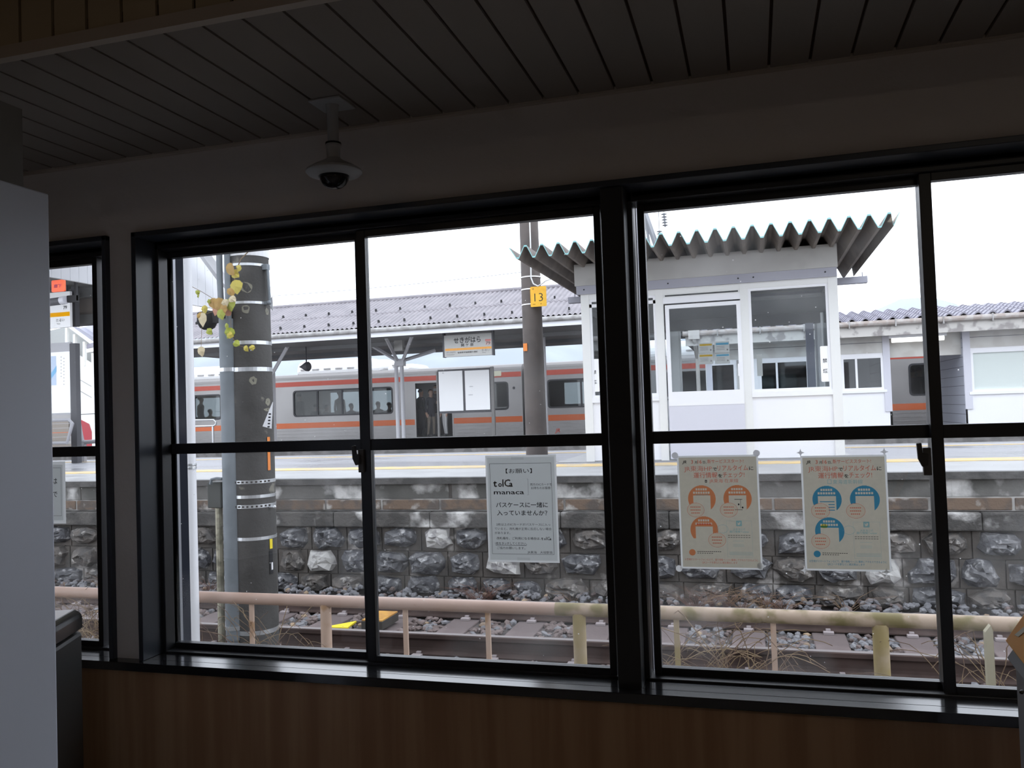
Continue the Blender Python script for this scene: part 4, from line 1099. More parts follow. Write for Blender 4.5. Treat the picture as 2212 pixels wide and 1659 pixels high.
# ---- left end of that platform: bench, board, hanging signs, beam (seen through the left window)
drk = mat('post_dark', (.07, .07, .078), .6); bge = mat('beam_brown', (.16, .14, .125), .8); bgr = mat('beam_grey', (.12, .122, .12), .8); slat = mat('bench_slat', (.26, .23, .20), .7); bfr = mat('bench_frame', (.30, .30, .32), .5)
LY = 11.80
p0, p1 = P(150, 742, y=LY), P(165, 985, y=LY)
bx0 = P(60, 800, y=LY).x; zt = p0.z
t = thing('timetable_board', (p0.x, LY, AZ), 'white information board on a dark post, behind the left window', 'notice board')
MB().box((p0.x, LY, AZ), (p0.x+.125, LY+.10, zt)).build('board_post', drk, t)
a, b = P(100, 742, y=LY), P(150, 893, y=LY)
MB().box((bx0, LY+.02, b.z-.02), (p0.x, LY+.07, a.z)).build('board_case', mat('case_grey', (.40, .40, .42), .5), t)
a2 = P(100, 762, y=LY); MB().box((bx0, LY+.012, b.z+.01), (p0.x-.012, LY+.02, a2.z)).build('board_sheet', plate_w, t)
m = MB(); q0, q1 = P(104, 770, y=LY), P(121, 832, y=LY); m.rect(q0.x-.2, q1.x, q1.z, q0.z, LY+.010, 0)
m.add([(P(a_, b_, y=LY).x, LY+.009, P(a_, b_, y=LY).z) for a_, b_ in ((103, 815), (121, 790), (121, 803), (104, 826))], [(0, 1, 2, 3)], 1)
for k, (px, n_) in enumerate(((130, 7), (136, 9))):
    for j in range(n_): q = P(px, 770+j*7+k*3, y=LY); m.rect(q.x, q.x+.02, q.z-.02, q.z, LY+.010, 2)
m.build('print', [mat('pale_blue', (.50, .60, .75), .7), mat('mid_blue', (.20, .45, .70), .7), mat('pale_grey', (.45, .45, .46), .7)], t)
# bench
bz0, bz1 = P(130, 957, y=11.4).z, P(130, 908, y=11.4).z
t = thing('platform_bench', (P(140, 950, y=11.4).x, 11.4, AZ), 'grey framed platform bench with brown slats, left of the dark board post', 'bench')
xr = P(160, 940, y=11.4).x
for k in range(5): MB().box((xr-1.9, 11.38, bz0+.03+k*.075), (xr-.09, 11.41, bz0+.095+k*.075)).build('back_slat', slat, t)
m = MB(); m.tube([(xr-1.9, 11.4, bz1), (xr-.10, 11.4, bz1), (xr-.03, 11.4, bz1-.06), (xr-.05, 11.3, bz0), (xr-1.9, 11.3, bz0)], .03, 8); m.build('back_frame', bfr, t)
MB().box((xr-1.9, 10.9, bz0-.06), (xr-.04, 11.38, bz0-.02)).build('seat', slat, t)
for xx in (xr-.5, xr-1.6): MB().box((xx, 10.95, AZ), (xx+.05, 11.35, bz0-.06)).build('leg', bfr, t)
q = [P(a_, b_, y=LY+.3) for a_, b_ in ((169, 905), (175, 940), (178, 953), (186, 955), (214, 953))]
t = thing('handrail', (q[0].x, LY+.3, AZ), 'grey bent handrail frame right of the dark board post', 'handrail')
MB().tube([(q[0].x-.03, LY+.3, q[0].z+.1)]+q, .035, 8).build('rail_tube', bfr, t); MB().box((q[2].x, LY+.27, AZ), (q[2].x+.06, LY+.33, q[2].z)).build('leg', bfr, t); MB().box((q[4].x-.05, LY+.27, AZ), (q[4].x, LY+.33, q[4].z)).build('leg', bfr, t)
# overhead beam and brown board of the platform roof
BYY = 12.2
def bar(pts, y, th, name, mm, label, cat):
    a, b = P(*pts[0], y=y), P(*pts[1], y=y); z0, z1 = min(a.z, b.z), max(a.z, b.z)
    return tag(MB().box((a.x, y, z0), (b.x, y+th, z1)).build(name, mm), label, cat)
t = thing('roof_beam', (P(190, 670, y=BYY).x, BYY, P(190, 700, y=BYY).z), 'brown and grey roof beam spanning the top of the left window', 'beam')
z0, z1, z2, z3 = P(200, 698, y=BYY).z, P(200, 678, y=BYY).z, P(200, 642, y=BYY).z, P(200, 622, y=BYY).z
xa, xb = P(-200, 660, y=BYY).x, P(300, 660, y=BYY).x
MB().box((xa, BYY, z0), (xb, BYY+.3, z1)).build('beam_flange', bgr, t); MB().box((xa, BYY+.05, z1), (xb, BYY+.25, z2)).build('beam_web', bge, t); MB().box((xa, BYY-.1, z2), (xb, BYY+.3, z3)).build('beam_cap', bgr, t)
struct(MB().box((xa, 10.2, z3), (xb, 12.6, z3+.12)).build('platform_roof', bgr))
a, b = P(153, 612, y=11.9), P(163, 705, y=11.9); tag(MB().box((a.x, 11.9, b.z), (b.x, 12.0, z3)).build('hanger_post', drk), 'dark hanger post beside the yellow striped station sign', 'post')
# station sign with yellow stripe
a, b = P(100, 636, y=11.75), P(152, 706, y=11.75); wx = 1.5
t = thing('station_sign', (b.x, 11.75, b.z), 'white station sign with a yellow stripe, hanging in the left window', 'sign')
MB().box((b.x-wx, 11.75, b.z), (b.x, 11.80, a.z+.02)).build('sign_board', plate_w, t)
[MB().box((b.x-dx, 11.76, a.z+.02), (b.x-dx+.03, 11.79, z3)).build('sign_hanger', drk, t) for dx in (.10, 1.3)]; MB().box((b.x-wx, 11.744, P(128, 684, y=11.75).z), (b.x-.01, 11.75, P(128, 675, y=11.75).z)).build('stripe', pyel, t)
m = MB(); q = P(136, 668, y=11.74); m.text('79', q.x, q.z, .085, 11.744, 0, .005); q = P(121, 695, y=11.74); m.text('たるい', q.x, q.z, .062, 11.744, 1, .0); q = P(122, 701, y=11.74); m.text('Tarui', q.x, q.z, .035, 11.744, 1); m.build('lettering', [ink, grey_ink], t)
# orange passage sign and the surveillance camera
a, b = P(111, 606, y=10.6), P(139, 629, y=10.6)
t = thing('passage_sign', (a.x, 10.6, b.z), 'bright orange sign with two characters above the station sign', 'sign')
MB().prism(rr(a.x, b.x, b.z, a.z, .02, 3), 10.6, 10.63, 'y').build('sign_board', mat('sign_vermilion', (.95, .12, .03), .45), t)
m = MB(); m.text('廊下', (a.x+b.x)/2, (a.z+b.z)/2-.025, .062, 10.598, 0, .01, 'c', (b.x-a.x)*.62); m.build('lettering', mat('ink_violet', (.25, .03, .10), .8), t)
MB().tube([(b.x-.05, 10.62, a.z-.01), (b.x-.05, 10.62, z3)], .012, 6).build('hanger', ink, t)
a, b = P(96, 650, y=10.9), P(140, 650, y=10.9)
t = thing('surveillance_camera', b, 'dark tubular outdoor camera with a pale front below the orange sign', 'camera')
MB().tube([(a.x-.2, 10.95, a.z-.03), (b.x-.09, 10.92, b.z+.01)], .062, 14).build('camera_tube', drk, t); MB().tube([(b.x-.09, 10.92, b.z+.01), (b.x, 10.92, b.z+.02)], .066, 14).build('camera_front', mat('cam_front', (.55, .56, .60), .4), t)
MB().box((b.x+.0, 10.94, b.z-.02), (b.x+.18, 11.0, b.z+.09)).build('camera_mount', ink, t); MB().box((b.x+.14, 10.95, b.z), (b.x+.18, 10.99, z3)).build('mount_rod', ink, t)
# ================================================================== the second platform, its roof, train, building and the far background
BF, BK, BZT = 18.3, 25.62, Z(-.80)
struct(MB().box((-40, ABK-.02, -.62), (30, BF, Z(-1.9))).build('track_bed', ballast_m))
m = MB(); m.box((-40, BF, -.62), (30, BK, BZT)); struct(m.build('island_platform', mat('island_stone', (.20, .19, .185), .8, col2=(.13, .125, .12), scale=5, bump=.4, bscale=15))); 
m = MB(); m.box((-40, ABK-.05, AZ-.08), (20, ABK+.03, AZ+.002)); struct(m.build('platform_back_edge', lipm))

# ---- island platform roof
roof_m = mat('slate_wave', (.265, .245, .262), .6, col2=(.22, .205, .222), scale=2)
grey_r = mat('gutter_grey', (.40, .39, .385), .6, col2=(.28, .27, .26), scale=6)
soffit_m = mat('soffit_grey', (.25, .25, .255), .8)
pw = mat('post_white', (.66, .66, .69), .5)
RXa, RXb = -16.3, -1.6
EY, RY, BKY = 19.0, 21.7, 24.4; EZ, RZ = Z(2.185), Z(3.24)
T = thing('platform_canopy', (-9, 21.7, BZT), 'long grey corrugated platform roof with white edge board above the train', 'platform roof')
m = MB(); n = int((RXb-RXa)/.13*4); vs = []; fs = []
for i in range(n+1):
    x = RXa+(RXb-RXa)*i/n; w_ = .022*math.cos(2*math.pi*x/.13)
    vs += [(x, EY, EZ+w_), (x, EY+.9*(RY-EY)/2, EZ+.9*(RZ-EZ)/2+w_), (x, EY+.9*(RY-EY)/2, EZ+.9*(RZ-EZ)/2+w_+.018), (x, RY, RZ+w_+.01), (x, BKY, EZ+w_)]
for i in range(n):
    for k in range(4): fs.append((5*i+k, 5*i+5+k, 5*i+6+k, 5*i+1+k))
m.add(vs, fs); m.build('roof_sheet', roof_m, T, smooth=False)
MB().tube([(RXa, RY, RZ+.02), (RXb, RY, RZ+.02)], .06, 10).build('ridge_cap', roof_m, T)
MB().tube([(RXa, EY-.03, EZ-.085), (RXb, EY-.03, EZ-.085)], .062, 12).build('gutter', grey_r, T)
MB().box((RXa, EY, Z(1.93)), (RXb, EY+.03, EZ-.10)).build('edge_board', white_p, T)
MB().box((RXa, BKY-.03, Z(1.93)), (RXb, BKY, EZ-.03)).build('edge_board', white_p, T)
m = MB(); m.box((RXa, EY+.03, Z(1.97)), (RXb, BKY-.03, Z(2.0))); m.build('soffit', soffit_m, T)
MB().box((RXa, 23.2, Z(1.88)), (RXb, 24.35, Z(1.969))).build('soffit_beam', mat('soffit_dark', (.17, .175, .185), .8), T)
MB().box((RXa, 20.9, Z(1.87)), (RXb, 21.05, Z(1.969))).build('purlin', soffit_m, T)
sg = None
for row, (fy, dx) in enumerate(((.10, 0), (.52, .34))):
    for k in range(21):
        x = RXa+.3+k*.70+dx*.3; y = EY+(RY-EY)*fy; z = EZ+(RZ-EZ)*fy
        if sg is None:
            sg = MB().prism([(y-.03, z+.02), (y+.05, z+.02+.02), (y+.0, z+.10), (y-.03, z+.09)], x-.018, x+.018, 'x').build('snow_guard', ink, T); sx_, sy_, sz_ = x, y, z
        else:
            o = sg.copy(); COL.objects.link(o); o.parent = T; o.location = (x-sx_, y-sy_, z-sz_)
def arm(a, b, r): MB().tube([a, b], r, 4).build('roof_brace', pw, T)
ctr = 21.7
x1_ = P(590, 940, y=ctr).x; zt = P(592, 805, y=ctr).z
MB().box((x1_-.075, ctr-.075, BZT), (x1_+.075, ctr+.075, zt)).build('roof_post', pw, T)
arm((x1_, ctr, zt-.06), (P(621, 742, y=ctr-1.2).x, ctr-1.2, Z(1.97)), .06); arm((x1_, ctr, zt-.06), (P(566, 755, y=ctr-1.2).x, ctr-1.2, Z(1.97)), .06)
for px in (859, 871):
    x = P(px, 900, y=ctr).x; MB().tube([(x, ctr, BZT), (x, ctr, P(865, 784, y=ctr).z)], .055, 12).build('roof_post', pw, T, smooth=True, auto=.6)
x2_ = P(865, 800, y=ctr).x; zt = P(865, 787, y=ctr).z
MB().box((x2_-.13, ctr-.1, zt-.05), (x2_+.13, ctr+.1, zt+.15)).build('post_head', pw, T)
for (px, py, yy) in ((804, 747, ctr), (834, 722, ctr-1.8), (889, 722, ctr-1.8), (940, 757, ctr)):
    q = P(px, py, y=yy); arm((x2_+(.08 if px > 865 else -.08), ctr, zt+.10), (q.x, yy, min(q.z, Z(1.97))), .05)
q = P(860, 745, y=20.6); MB().box((q.x-.12, 20.6, q.z-.16), (q.x+.12, 20.75, Z(1.97))).build('junction_box', fasc_g, T)
# other posts, mostly hidden
xh = P(540, 900, y=ctr).x; MB().box((xh-.075, ctr-.075, BZT), (xh+.075, ctr+.075, Z(1.97))).build('roof_post', pw, T)
MB().box((x2_+4.05, ctr-.075, BZT), (x2_+4.2, ctr+.075, Z(1.97))).build('roof_post', pw, T)

# hanging loudspeaker
q = P(660, 792, y=20.8)
t = thing('loudspeaker', q, 'dark horn loudspeaker hanging on a rod under the long platform roof', 'loudspeaker')
MB().lathe([(.01, -.19), (.045, -.12), (.10, -.03), (.13, .02), (.135, .09), (.10, .13)], (q.x, 20.8, q.z), 16, 0, 'x').build('horn', drk, t, smooth=True, auto=.7)
MB().tube([(q.x+.03, 20.8, q.z+.08), (q.x+.03, 20.8, Z(1.97))], .018, 6).build('hanging_rod', drk, t)

# station name sign
SGY = 19.45
a, b = P(959, 727, y=SGY), P(1063, 768, y=SGY); zt = P(1010, 722, y=SGY).z; zb = P(1010, 769, y=SGY).z
t = thing('station_sign', ((a.x+b.x)/2, SGY, zb), 'white station name sign with orange stripe hanging under the platform roof', 'sign')
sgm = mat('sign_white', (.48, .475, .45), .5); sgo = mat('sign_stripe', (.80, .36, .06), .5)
MB().box((a.x, SGY, zb), (b.x, SGY+.12, zt)).build('sign_board', sgm, t)
for x in (a.x-.04, b.x+.003): MB().box((x, SGY-.01, zb-.01), (x+.037, SGY+.13, Z(1.97))).build('side_frame', drk, t)
Wd, Hd = b.x-a.x, zt-zb
U = lambda u: a.x+u*Wd
V = lambda v: zt-v*Hd
MB().box((U(.02), SGY-.004, V(.715)), (U(.995), SGY, V(.615))).build('stripe', sgo, t)
m = MB(); yy = SGY-.005
m.text('せきがはら', U(.49), V(.375), .165, yy, 0, .014, 'c', Wd*.57); m.text('関 ケ 原', U(.49), V(.545), .08, yy, 0, .006, 'c', Wd*.26)
m.text('79', U(.88), V(.52), .105, yy, 0, .0, 'l', Wd*.09); m.rect(U(.87), U(.985), V(.36), V(.28), yy, 1); m.rect(U(.87), U(.985), V(.54), V(.36), yy+.002, 2)
m.text('かしわばら', U(.045), V(.83), .052, yy, 3, 0, 'l', Wd*.19); m.text('Kashiwabara', U(.045), V(.92), .036, yy, 3, 0, 'l', Wd*.17); m.text('岐阜県不破郡関ケ原町', U(.285), V(.855), .045, yy, 0, .008, 'l', Wd*.42); m.text('たるい', U(.79), V(.81), .06, yy, 3, 0, 'l', Wd*.17); m.text('Tarui', U(.79), V(.90), .036, yy, 3, 0, 'l', Wd*.08)
m.text('JR', U(.07), V(.22), .05, yy, 2, 0)
m.build('lettering', [ink, mat('sign_rose', (.62, .20, .18), .6), mat('sign_blush', (.60, .42, .38), .6), grey_ink], t)

# white poster boards on posts
WY = 20.5
t = thing('poster_board', (P(1005, 890, y=WY).x, WY, BZT), 'pair of blank white poster panels on dark posts in front of the train', 'notice board')
for (pa, pb) in (((947, 803), (1001, 887)), ((1003.5, 801), (1059, 884.5))):
    a, b = P(*pa, y=WY), P(*pb, y=WY); MB().box((a.x, WY, b.z), (b.x, WY+.03, a.z)).build('panel', plate_w, t)
a, b = P(944, 800, y=WY), P(1062, 889, y=WY); MB().box((a.x, WY+.03, b.z-.01), (b.x, WY+.06, a.z+.01)).build('backing', drk, t)
for px in (1064,): x = P(px, 860, y=WY).x; MB().box((x-.04, WY-.01, BZT), (x+.04, WY+.07, P(px, 792, y=WY).z)).build('board_post', mat('board_post_grey', (.17, .165, .16), .6), t)
x = P(945, 860, y=WY).x; MB().box((x-.02, WY+.0, BZT), (x+.02, WY+.07, b.z+1.1)).build('board_post', mat('board_post_grey', (.17, .165, .16), .6), t)
m = MB()
for px, py, w_ in ((1014, 835, .10), (1012, 853, .12), (955, 806, .05)): q = P(px, py, y=WY-.002); m.rect(q.x, q.x+w_, q.z-.012, q.z+.012, WY-.001)
m.build('print', mat('faint_print', (.55, .55, .56), .7), t)

# small handrail at the left
q = [P(a_, b_, y=19.5) for a_, b_ in ((400, 908), (462, 907), (467, 912), (466, 917), (462, 920), (400, 922))]
t = thing('handrail', (q[1].x, 19.5, BZT), 'silver looped handrail on the island platform, left of the thick pole', 'handrail')
MB().tube(q, .025, 8).build('rail_tube', steel, t); x = P(460, 930, y=19.5).x; MB().box((x-.02, 19.48, BZT), (x+.02, 19.52, q[4].z)).build('leg', steel, t); MB().box((x-1.52, 19.48, BZT), (x-1.48, 19.52, q[4].z)).build('leg', steel, t)

# vertical name plate on a platform post, seen through the shelter
a, b = P(1450, 774, y=20.0), P(1458, 826, y=20.0)
t = thing('post_name_plate', (a.x, 20.0, BZT), 'narrow vertical white name plate on a post, seen through the shelter', 'sign')
MB().box((a.x-.02, 20.02, BZT), (b.x+.03, 20.12, Z(1.3))).build('sign_post', fasc_b, t); MB().box((a.x, 20.0, b.z), (b.x, 20.02, a.z)).build('plate', plate_w, t)
m = MB()
for k, s in enumerate('せきがはら'): m.text(s, (a.x+b.x)/2, a.z-.13-.1*k, .075, 19.998, 0, .004, 'c')
m.build('lettering', ink, t)

# ---- train
body_m = mat('stainless', (.36, .35, .345), .4, .4, col2=(.33, .32, .315), scale=.8)
strip_m = mat('stripe_orange', (.60, .14, .045), .5); strip_u = mat('stripe_orange_shaded', (.42, .075, .05), .5)  # upper stripe: the same orange with the roof's shade put into the colour
trn_dk = mat('train_dark', (.03, .03, .034), .5); roof_t = mat('train_roof', (.24, .23, .225), .6); ac_m = mat('cooler_white', (.72, .72, .72), .5); inn = mat('train_inside', (.20, .205, .20), .7); seat_m = mat('train_seat', (.06, .07, .11), .8)
tr_gl = glass('train_glass', (.50, .52, .51), 1.5)
TY = 25.80; TF = Z(-.79); TRX = Z(1.30)
CAR_H = [('w', .0, .95)]
def car(xa, xb, doors, wins, label, logo=False, acs=()):
    t = thing('train_car', ((xa+xb)/2, TY+1.4, Z(-1.715)), label, 'train car', 'cars of the stopped train')
    dz0, dz1 = TF, Z(1.0); wz0, wz1 = Z(.02), Z(.935)
    hs = [(a, b, dz0, dz1) for a, b in doors]+[(a+.03, b-.03, wz0+.03, wz1-.03) for a, b in wins]
    m = MB(); m.holes(xa, xb, Z(-1.05), TRX, hs, TY, TY+.06)
    far = [(a-.05, b-.2, Z(.15), Z(.9)) for a, b in wins if a-.05 > xa and b-a > 1.5]
    m.holes(xa, xb, Z(-1.05), TRX, far, TY+2.74, TY+2.80)
    m.box((xa, TY+.06, Z(-1.05)), (xa+.06, TY+2.74, TRX)); m.box((xb-.06, TY+.06, Z(-1.05)), (xb, TY+2.74, TRX))
    bd = m.build('body_shell', body_m, t)
    m = MB()
    for z in (-.45, -.565, -.68, -.78):
        k = [xa]+[v for a, b in sorted(doors) for v in (a-.08, b+.08)]+[xb]
        for i in range(0, len(k), 2): m.box((k[i], TY-.006, Z(z)-.006), (k[i+1], TY+.001, Z(z)+.006))
    m.build('body_ribs', grey_r, bd)
    # rounded cant rail and roof
    prof = [(TY, TRX), (TY-.0, TRX+.02), (TY+.03, TRX+.10), (TY+.12, TRX+.17), (TY+.40, TRX+.21), (TY+1.4, TRX+.25), (TY+2.4, TRX+.21), (TY+2.68, TRX+.17), (TY+2.77, TRX+.10), (TY+2.8, TRX)]
    MB().prism(prof, xa, xb, 'x').build('car_roof', roof_t, t, smooth=True, auto=.5)
    MB().box((xa, TY+.06, TF-.1), (xb, TY+2.74, TF)).build('car_floor', inn, t)
    MB().box((xa+.06, TY+.06, TRX-.1), (xb-.06, TY+2.74, TRX-.06)).build('car_ceiling', inn, t)
    MB().box((xa+.1, TY+.3, Z(-1.87)), (xb-.1, TY+2.5, Z(-1.06))).build('underframe', trn_dk, t)
    k = [xa+.02]+[v for a, b in sorted(doors) for v in (a-.05, b+.05)]+[xb-.02]
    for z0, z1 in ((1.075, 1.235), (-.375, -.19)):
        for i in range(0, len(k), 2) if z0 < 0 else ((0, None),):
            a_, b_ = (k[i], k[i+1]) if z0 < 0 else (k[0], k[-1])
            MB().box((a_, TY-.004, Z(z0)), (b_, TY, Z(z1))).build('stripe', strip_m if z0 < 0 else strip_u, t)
    for a, b in wins:
        f = MB().ring(rr(a, b, wz0, wz1, .12), rr(a+.05, b-.05, wz0+.05, wz1-.05, .09), TY-.006, TY+.07)
        n_ = max(2, round((b-a)/.95)); 
        for j in range(1, n_): x = a+(b-a)*j/n_; f.box((x-.03, TY-.004, wz0+.03), (x+.03, TY+.02, wz1-.03))
        fo_ = f.build('window_frame', trn_dk, t)
        MB().box((a+.03, TY+.022, wz0+.03), (b-.03, TY+.028, wz1-.03)).build('pane', tr_gl, fo_)
        MB().box((a+.1, TY+2.2, TF), (b-.1, TY+2.7, Z(.12))).build('seat_row', seat_m, t)
    for a, b in doors:
        f = MB(); f.box((a-.05, TY-.008, dz0), (a, TY+.07, dz1)); f.box((b, TY-.008, dz0), (b+.05, TY+.07, dz1)); f.box((a-.05, TY-.008, dz1), (b+.05, TY+.07, dz1+.05)); f.box((a, TY-.01, dz0-.04), (b, TY+.06, dz0))
        f.build('door_frame', body_m, t)
    for (a, b, h) in acs:
        prof = [(TY+.35, TRX+.18), (TY+.42, TRX+.2+h*.6), (TY+.60, TRX+.2+h*.9), (TY+.9, TRX+.2+h), (TY+1.9, TRX+.2+h), (TY+2.2, TRX+.2+h*.9), (TY+2.45, TRX+.18)]
        o = MB().prism(prof, a, b, 'x').build('roof_cooler', ac_m, t, bevel=.12)
        m = MB()
        for j in range(int((b-a)/.45)): m.box((a+.2+.45*j, TY+.36, TRX+.33), (a+.45+.45*j, TY+.43, TRX+.38))
        m.build('cooler_vents', grey_r, o)
    return t
d0, d1 = P(899, 900, y=TY).x, P(977, 900, y=TY).x
w0, w1 = P(633, 870, y=TY).x, P(849, 870, y=TY).x
v0, v1 = P(1030, 860, y=TY).x, P(1099, 860, y=TY).x
xe = P(1128, 850, y=TY).x
lw0 = P(380, 880, y=TY).x; lw1 = P(478, 880, y=TY).x
c1 = car(-27.5, xe, [(d0, d1), (lw1+.6, lw1+1.85)], [(w0, w1), (v0, v1), (lw1-3.3, lw1), (lw1-5.2, lw1-4.2)], 'longer silver train car with orange stripes and an open door full of people', acs=((P(642, 760, y=TY+.5).x, P(782, 760, y=TY+.5).x, .52), (P(802, 750, y=TY+.5).x, P(828, 760, y=TY+.5).x, .42), (P(838, 760, y=TY+.5).x, P(885, 760, y=TY+.5).x, .22), (-21.5, -18.0, .5)))
m = MB(); q = P(1110, 838, y=TY); m.disc(q.x, q.z, TY-.003, .045); m.build('black_dot', trn_dk, c1)
a, b = P(1063, 802, y=TY), P(1083, 812, y=TY); MB().prism(rr(a.x, b.x, b.z, a.z, .03, 3), TY-.012, TY-.005, 'y').build('destination_panel', mat('lit_panel', (.55, .55, .42), .4), c1)
r0 = P(1141, 850, y=TY).x; rw0 = P(1182, 850, y=TY).x; rw1 = rw0+3.3
s0, s1 = P(1963, 820, y=TY).x, P(2090, 820, y=TY).x
c2 = car(r0, 13.5, [(-2.6, -1.35), (2.2, 3.45)], [(rw0, rw1), (-.8, 1.6), (s0, s1), (8, 11)], 'silver train car with orange stripes, seen right of the brown pole and through the shelter', acs=((-3.5, 1.0, .5),))
m = MB(); q = P(1199, 934, y=TY); m.text('JR', q.x, q.z-.0, .17, TY-.006, 0, .02, 'l', None, .25); m.build('logo', mat('logo_red', (.70, .12, .08), .5), c2)
MB().box((xe, TY+.5, TF-.1), (r0, TY+2.3, TRX+.1)).build('gangway', trn_dk, c1)
MB().tube([(xe+.1, TY+.2, TF), (xe+.1, TY+.2, TRX)], .04, 8).build('gangway_pole', grey_r, c1)
# rails of that track
struct(MB().box((-40, BK, Z(-1.9)), (30, 33, Z(-1.87))).build('far_track_bed', ballast_m))
# ================================================================== people in the train
skin_m = mat('skin', (.48, .30, .22), .55)
hair_m = mat('hair_black', (.012, .011, .011), .5); hair_g = mat('hair_grey', (.10, .10, .10), .6)
shoe_m = mat('shoe_dark', (.03, .03, .03), .5)
def cloth(nm, c): return mat(nm, c, .85)
coat_navy = cloth('cloth_navy', (.016, .018, .030)); coat_blk = cloth('cloth_black', (.014, .014, .018)); trou_kh = cloth('cloth_khaki', (.20, .165, .13)); trou_w = cloth('cloth_white', (.62, .62, .62)); trou_d = cloth('cloth_dark', (.02, .02, .026)); coat_gr = cloth('cloth_grey', (.10, .10, .105)); coat_tan = cloth('cloth_tan', (.22, .19, .14)); coat_bl = cloth('cloth_blue', (.05, .07, .12))
mask_m = mat('face_mask', (.72, .73, .74), .7)

def skin_mesh(nodes, edges, root):
    "grow one continuous surface round a skeleton; nodes: name -> (pos, rx, ry)"
    names = list(nodes); me = bpy.data.meshes.new('sk')
    me.from_pydata([nodes[n][0] for n in names], [(names.index(a), names.index(b)) for a, b in edges], [])
    o = bpy.data.objects.new('sk', me); COL.objects.link(o)
    md = o.modifiers.new('s', 'SKIN'); md.use_smooth_shade = True
    for i, n in enumerate(names):
        v = me.skin_vertices[0].data[i]; v.radius = nodes[n][1:3]; v.use_root = (n == root)
    sb = o.modifiers.new('u', 'SUBSURF'); sb.levels = 1; sb.render_levels = 1
    bpy.context.view_layer.update()
    dg = bpy.context.evaluated_depsgraph_get()
    out = bpy.data.meshes.new_from_object(o.evaluated_get(dg))
    bpy.data.objects.remove(o); bpy.data.meshes.remove(me)
    return out

def person_nodes(h, sit, phone, step):
    s = h/1.70; N = {}; E = []
    def nd(n, p, rx, ry=None, to=None):
        N[n] = ((p[0]*s, p[1]*s, p[2]*s), rx*s, (ry or rx)*s)
        if to: E.append((to, n))
    hz = .50 if sit else .93
    nd('pelvis', (0, 0, hz), .14, .10)
    nd('waist', (0, .0, hz+.14), .125, .095, 'pelvis'); nd('chest', (0, .0, hz+.32), .15, .11, 'waist'); nd('upper', (0, .0, hz+.45), .13, .09, 'chest')
    nd('neck', (0, -.01, hz+.53), .052, .055, 'upper'); nd('chin', (0, -.03, hz+.60), .06, .07, 'neck'); nd('face', (0, -.03, hz+.67), .072, .088, 'chin'); nd('brow', (0, -.015, hz+.735), .072, .090, 'face'); nd('crown', (0, 0, hz+.775), .045, .055, 'brow')
    nd('nose', (0, -.118, hz+.665), .012, .012, 'face')
    for sg, L in ((-1, 'l'), (1, 'r')):
        nd('ear'+L, (sg*.082, .0, hz+.67), .014, .02, 'face')
        nd('sh'+L, (sg*.165, 0, hz+.44), .062, .062, 'upper')
        if phone and sg == 1: el, wr = (sg*.22, -.06, hz+.18), (sg*.08, -.26, hz+.30)
        else: el, wr = (sg*.215, .02, hz+.16), (sg*.225, -.04, hz-.08)
        if sit: el, wr = (sg*.215, -.03, hz+.18), (sg*.14, -.26, hz+.08)
        nd('el'+L, el, .046, .046, 'sh'+L); nd('wr'+L, wr, .030, .030, 'el'+L)
        d = (Vector(wr)-Vector(el)).normalized(); pa_ = Vector(wr)+d*.065
        nd('palm'+L, pa_, .036, .020, 'wr'+L)
        side = d.cross(Vector((0, -1, .2))).normalized()
        for k, (u, ln) in enumerate(((-.026, .062), (-.009, .074), (.009, .070), (.026, .054))):
            b = pa_+side*u+d*.03; nd('f%d%s' % (k, L), b+d*ln*.5+Vector((0, -.008, 0)), .0085, .0085, 'palm'+L); nd('t%d%s' % (k, L), b+d*ln+Vector((0, -.022, 0)), .007, .007, 'f%d%s' % (k, L))
        nd('th'+L, pa_-side*sg*.035+d*.01+Vector((0, -.02, 0)), .010, .010, 'palm'+L)
        nd('hip'+L, (sg*.085, 0, hz-.06), .085, .090, 'pelvis')
        if sit: kn, an = (sg*.10, -.42, hz+.0), (sg*.10, -.40, .09)
        else: kn, an = (sg*.095+step*sg*.03, -.02-.05*step*sg, .50), (sg*.10+step*sg*.05, .02-.10*step*sg, .09)
        nd('kn'+L, kn, .060, .060, 'hip'+L); nd('an'+L, an, .042, .042, 'kn'+L)
        nd('he'+L, (an[0], an[1]+.02, .045), .042, .045, 'an'+L); nd('to'+L, (an[0]+sg*.02, an[1]-.15, .035), .038, .032, 'he'+L)
    return N, E, s, hz
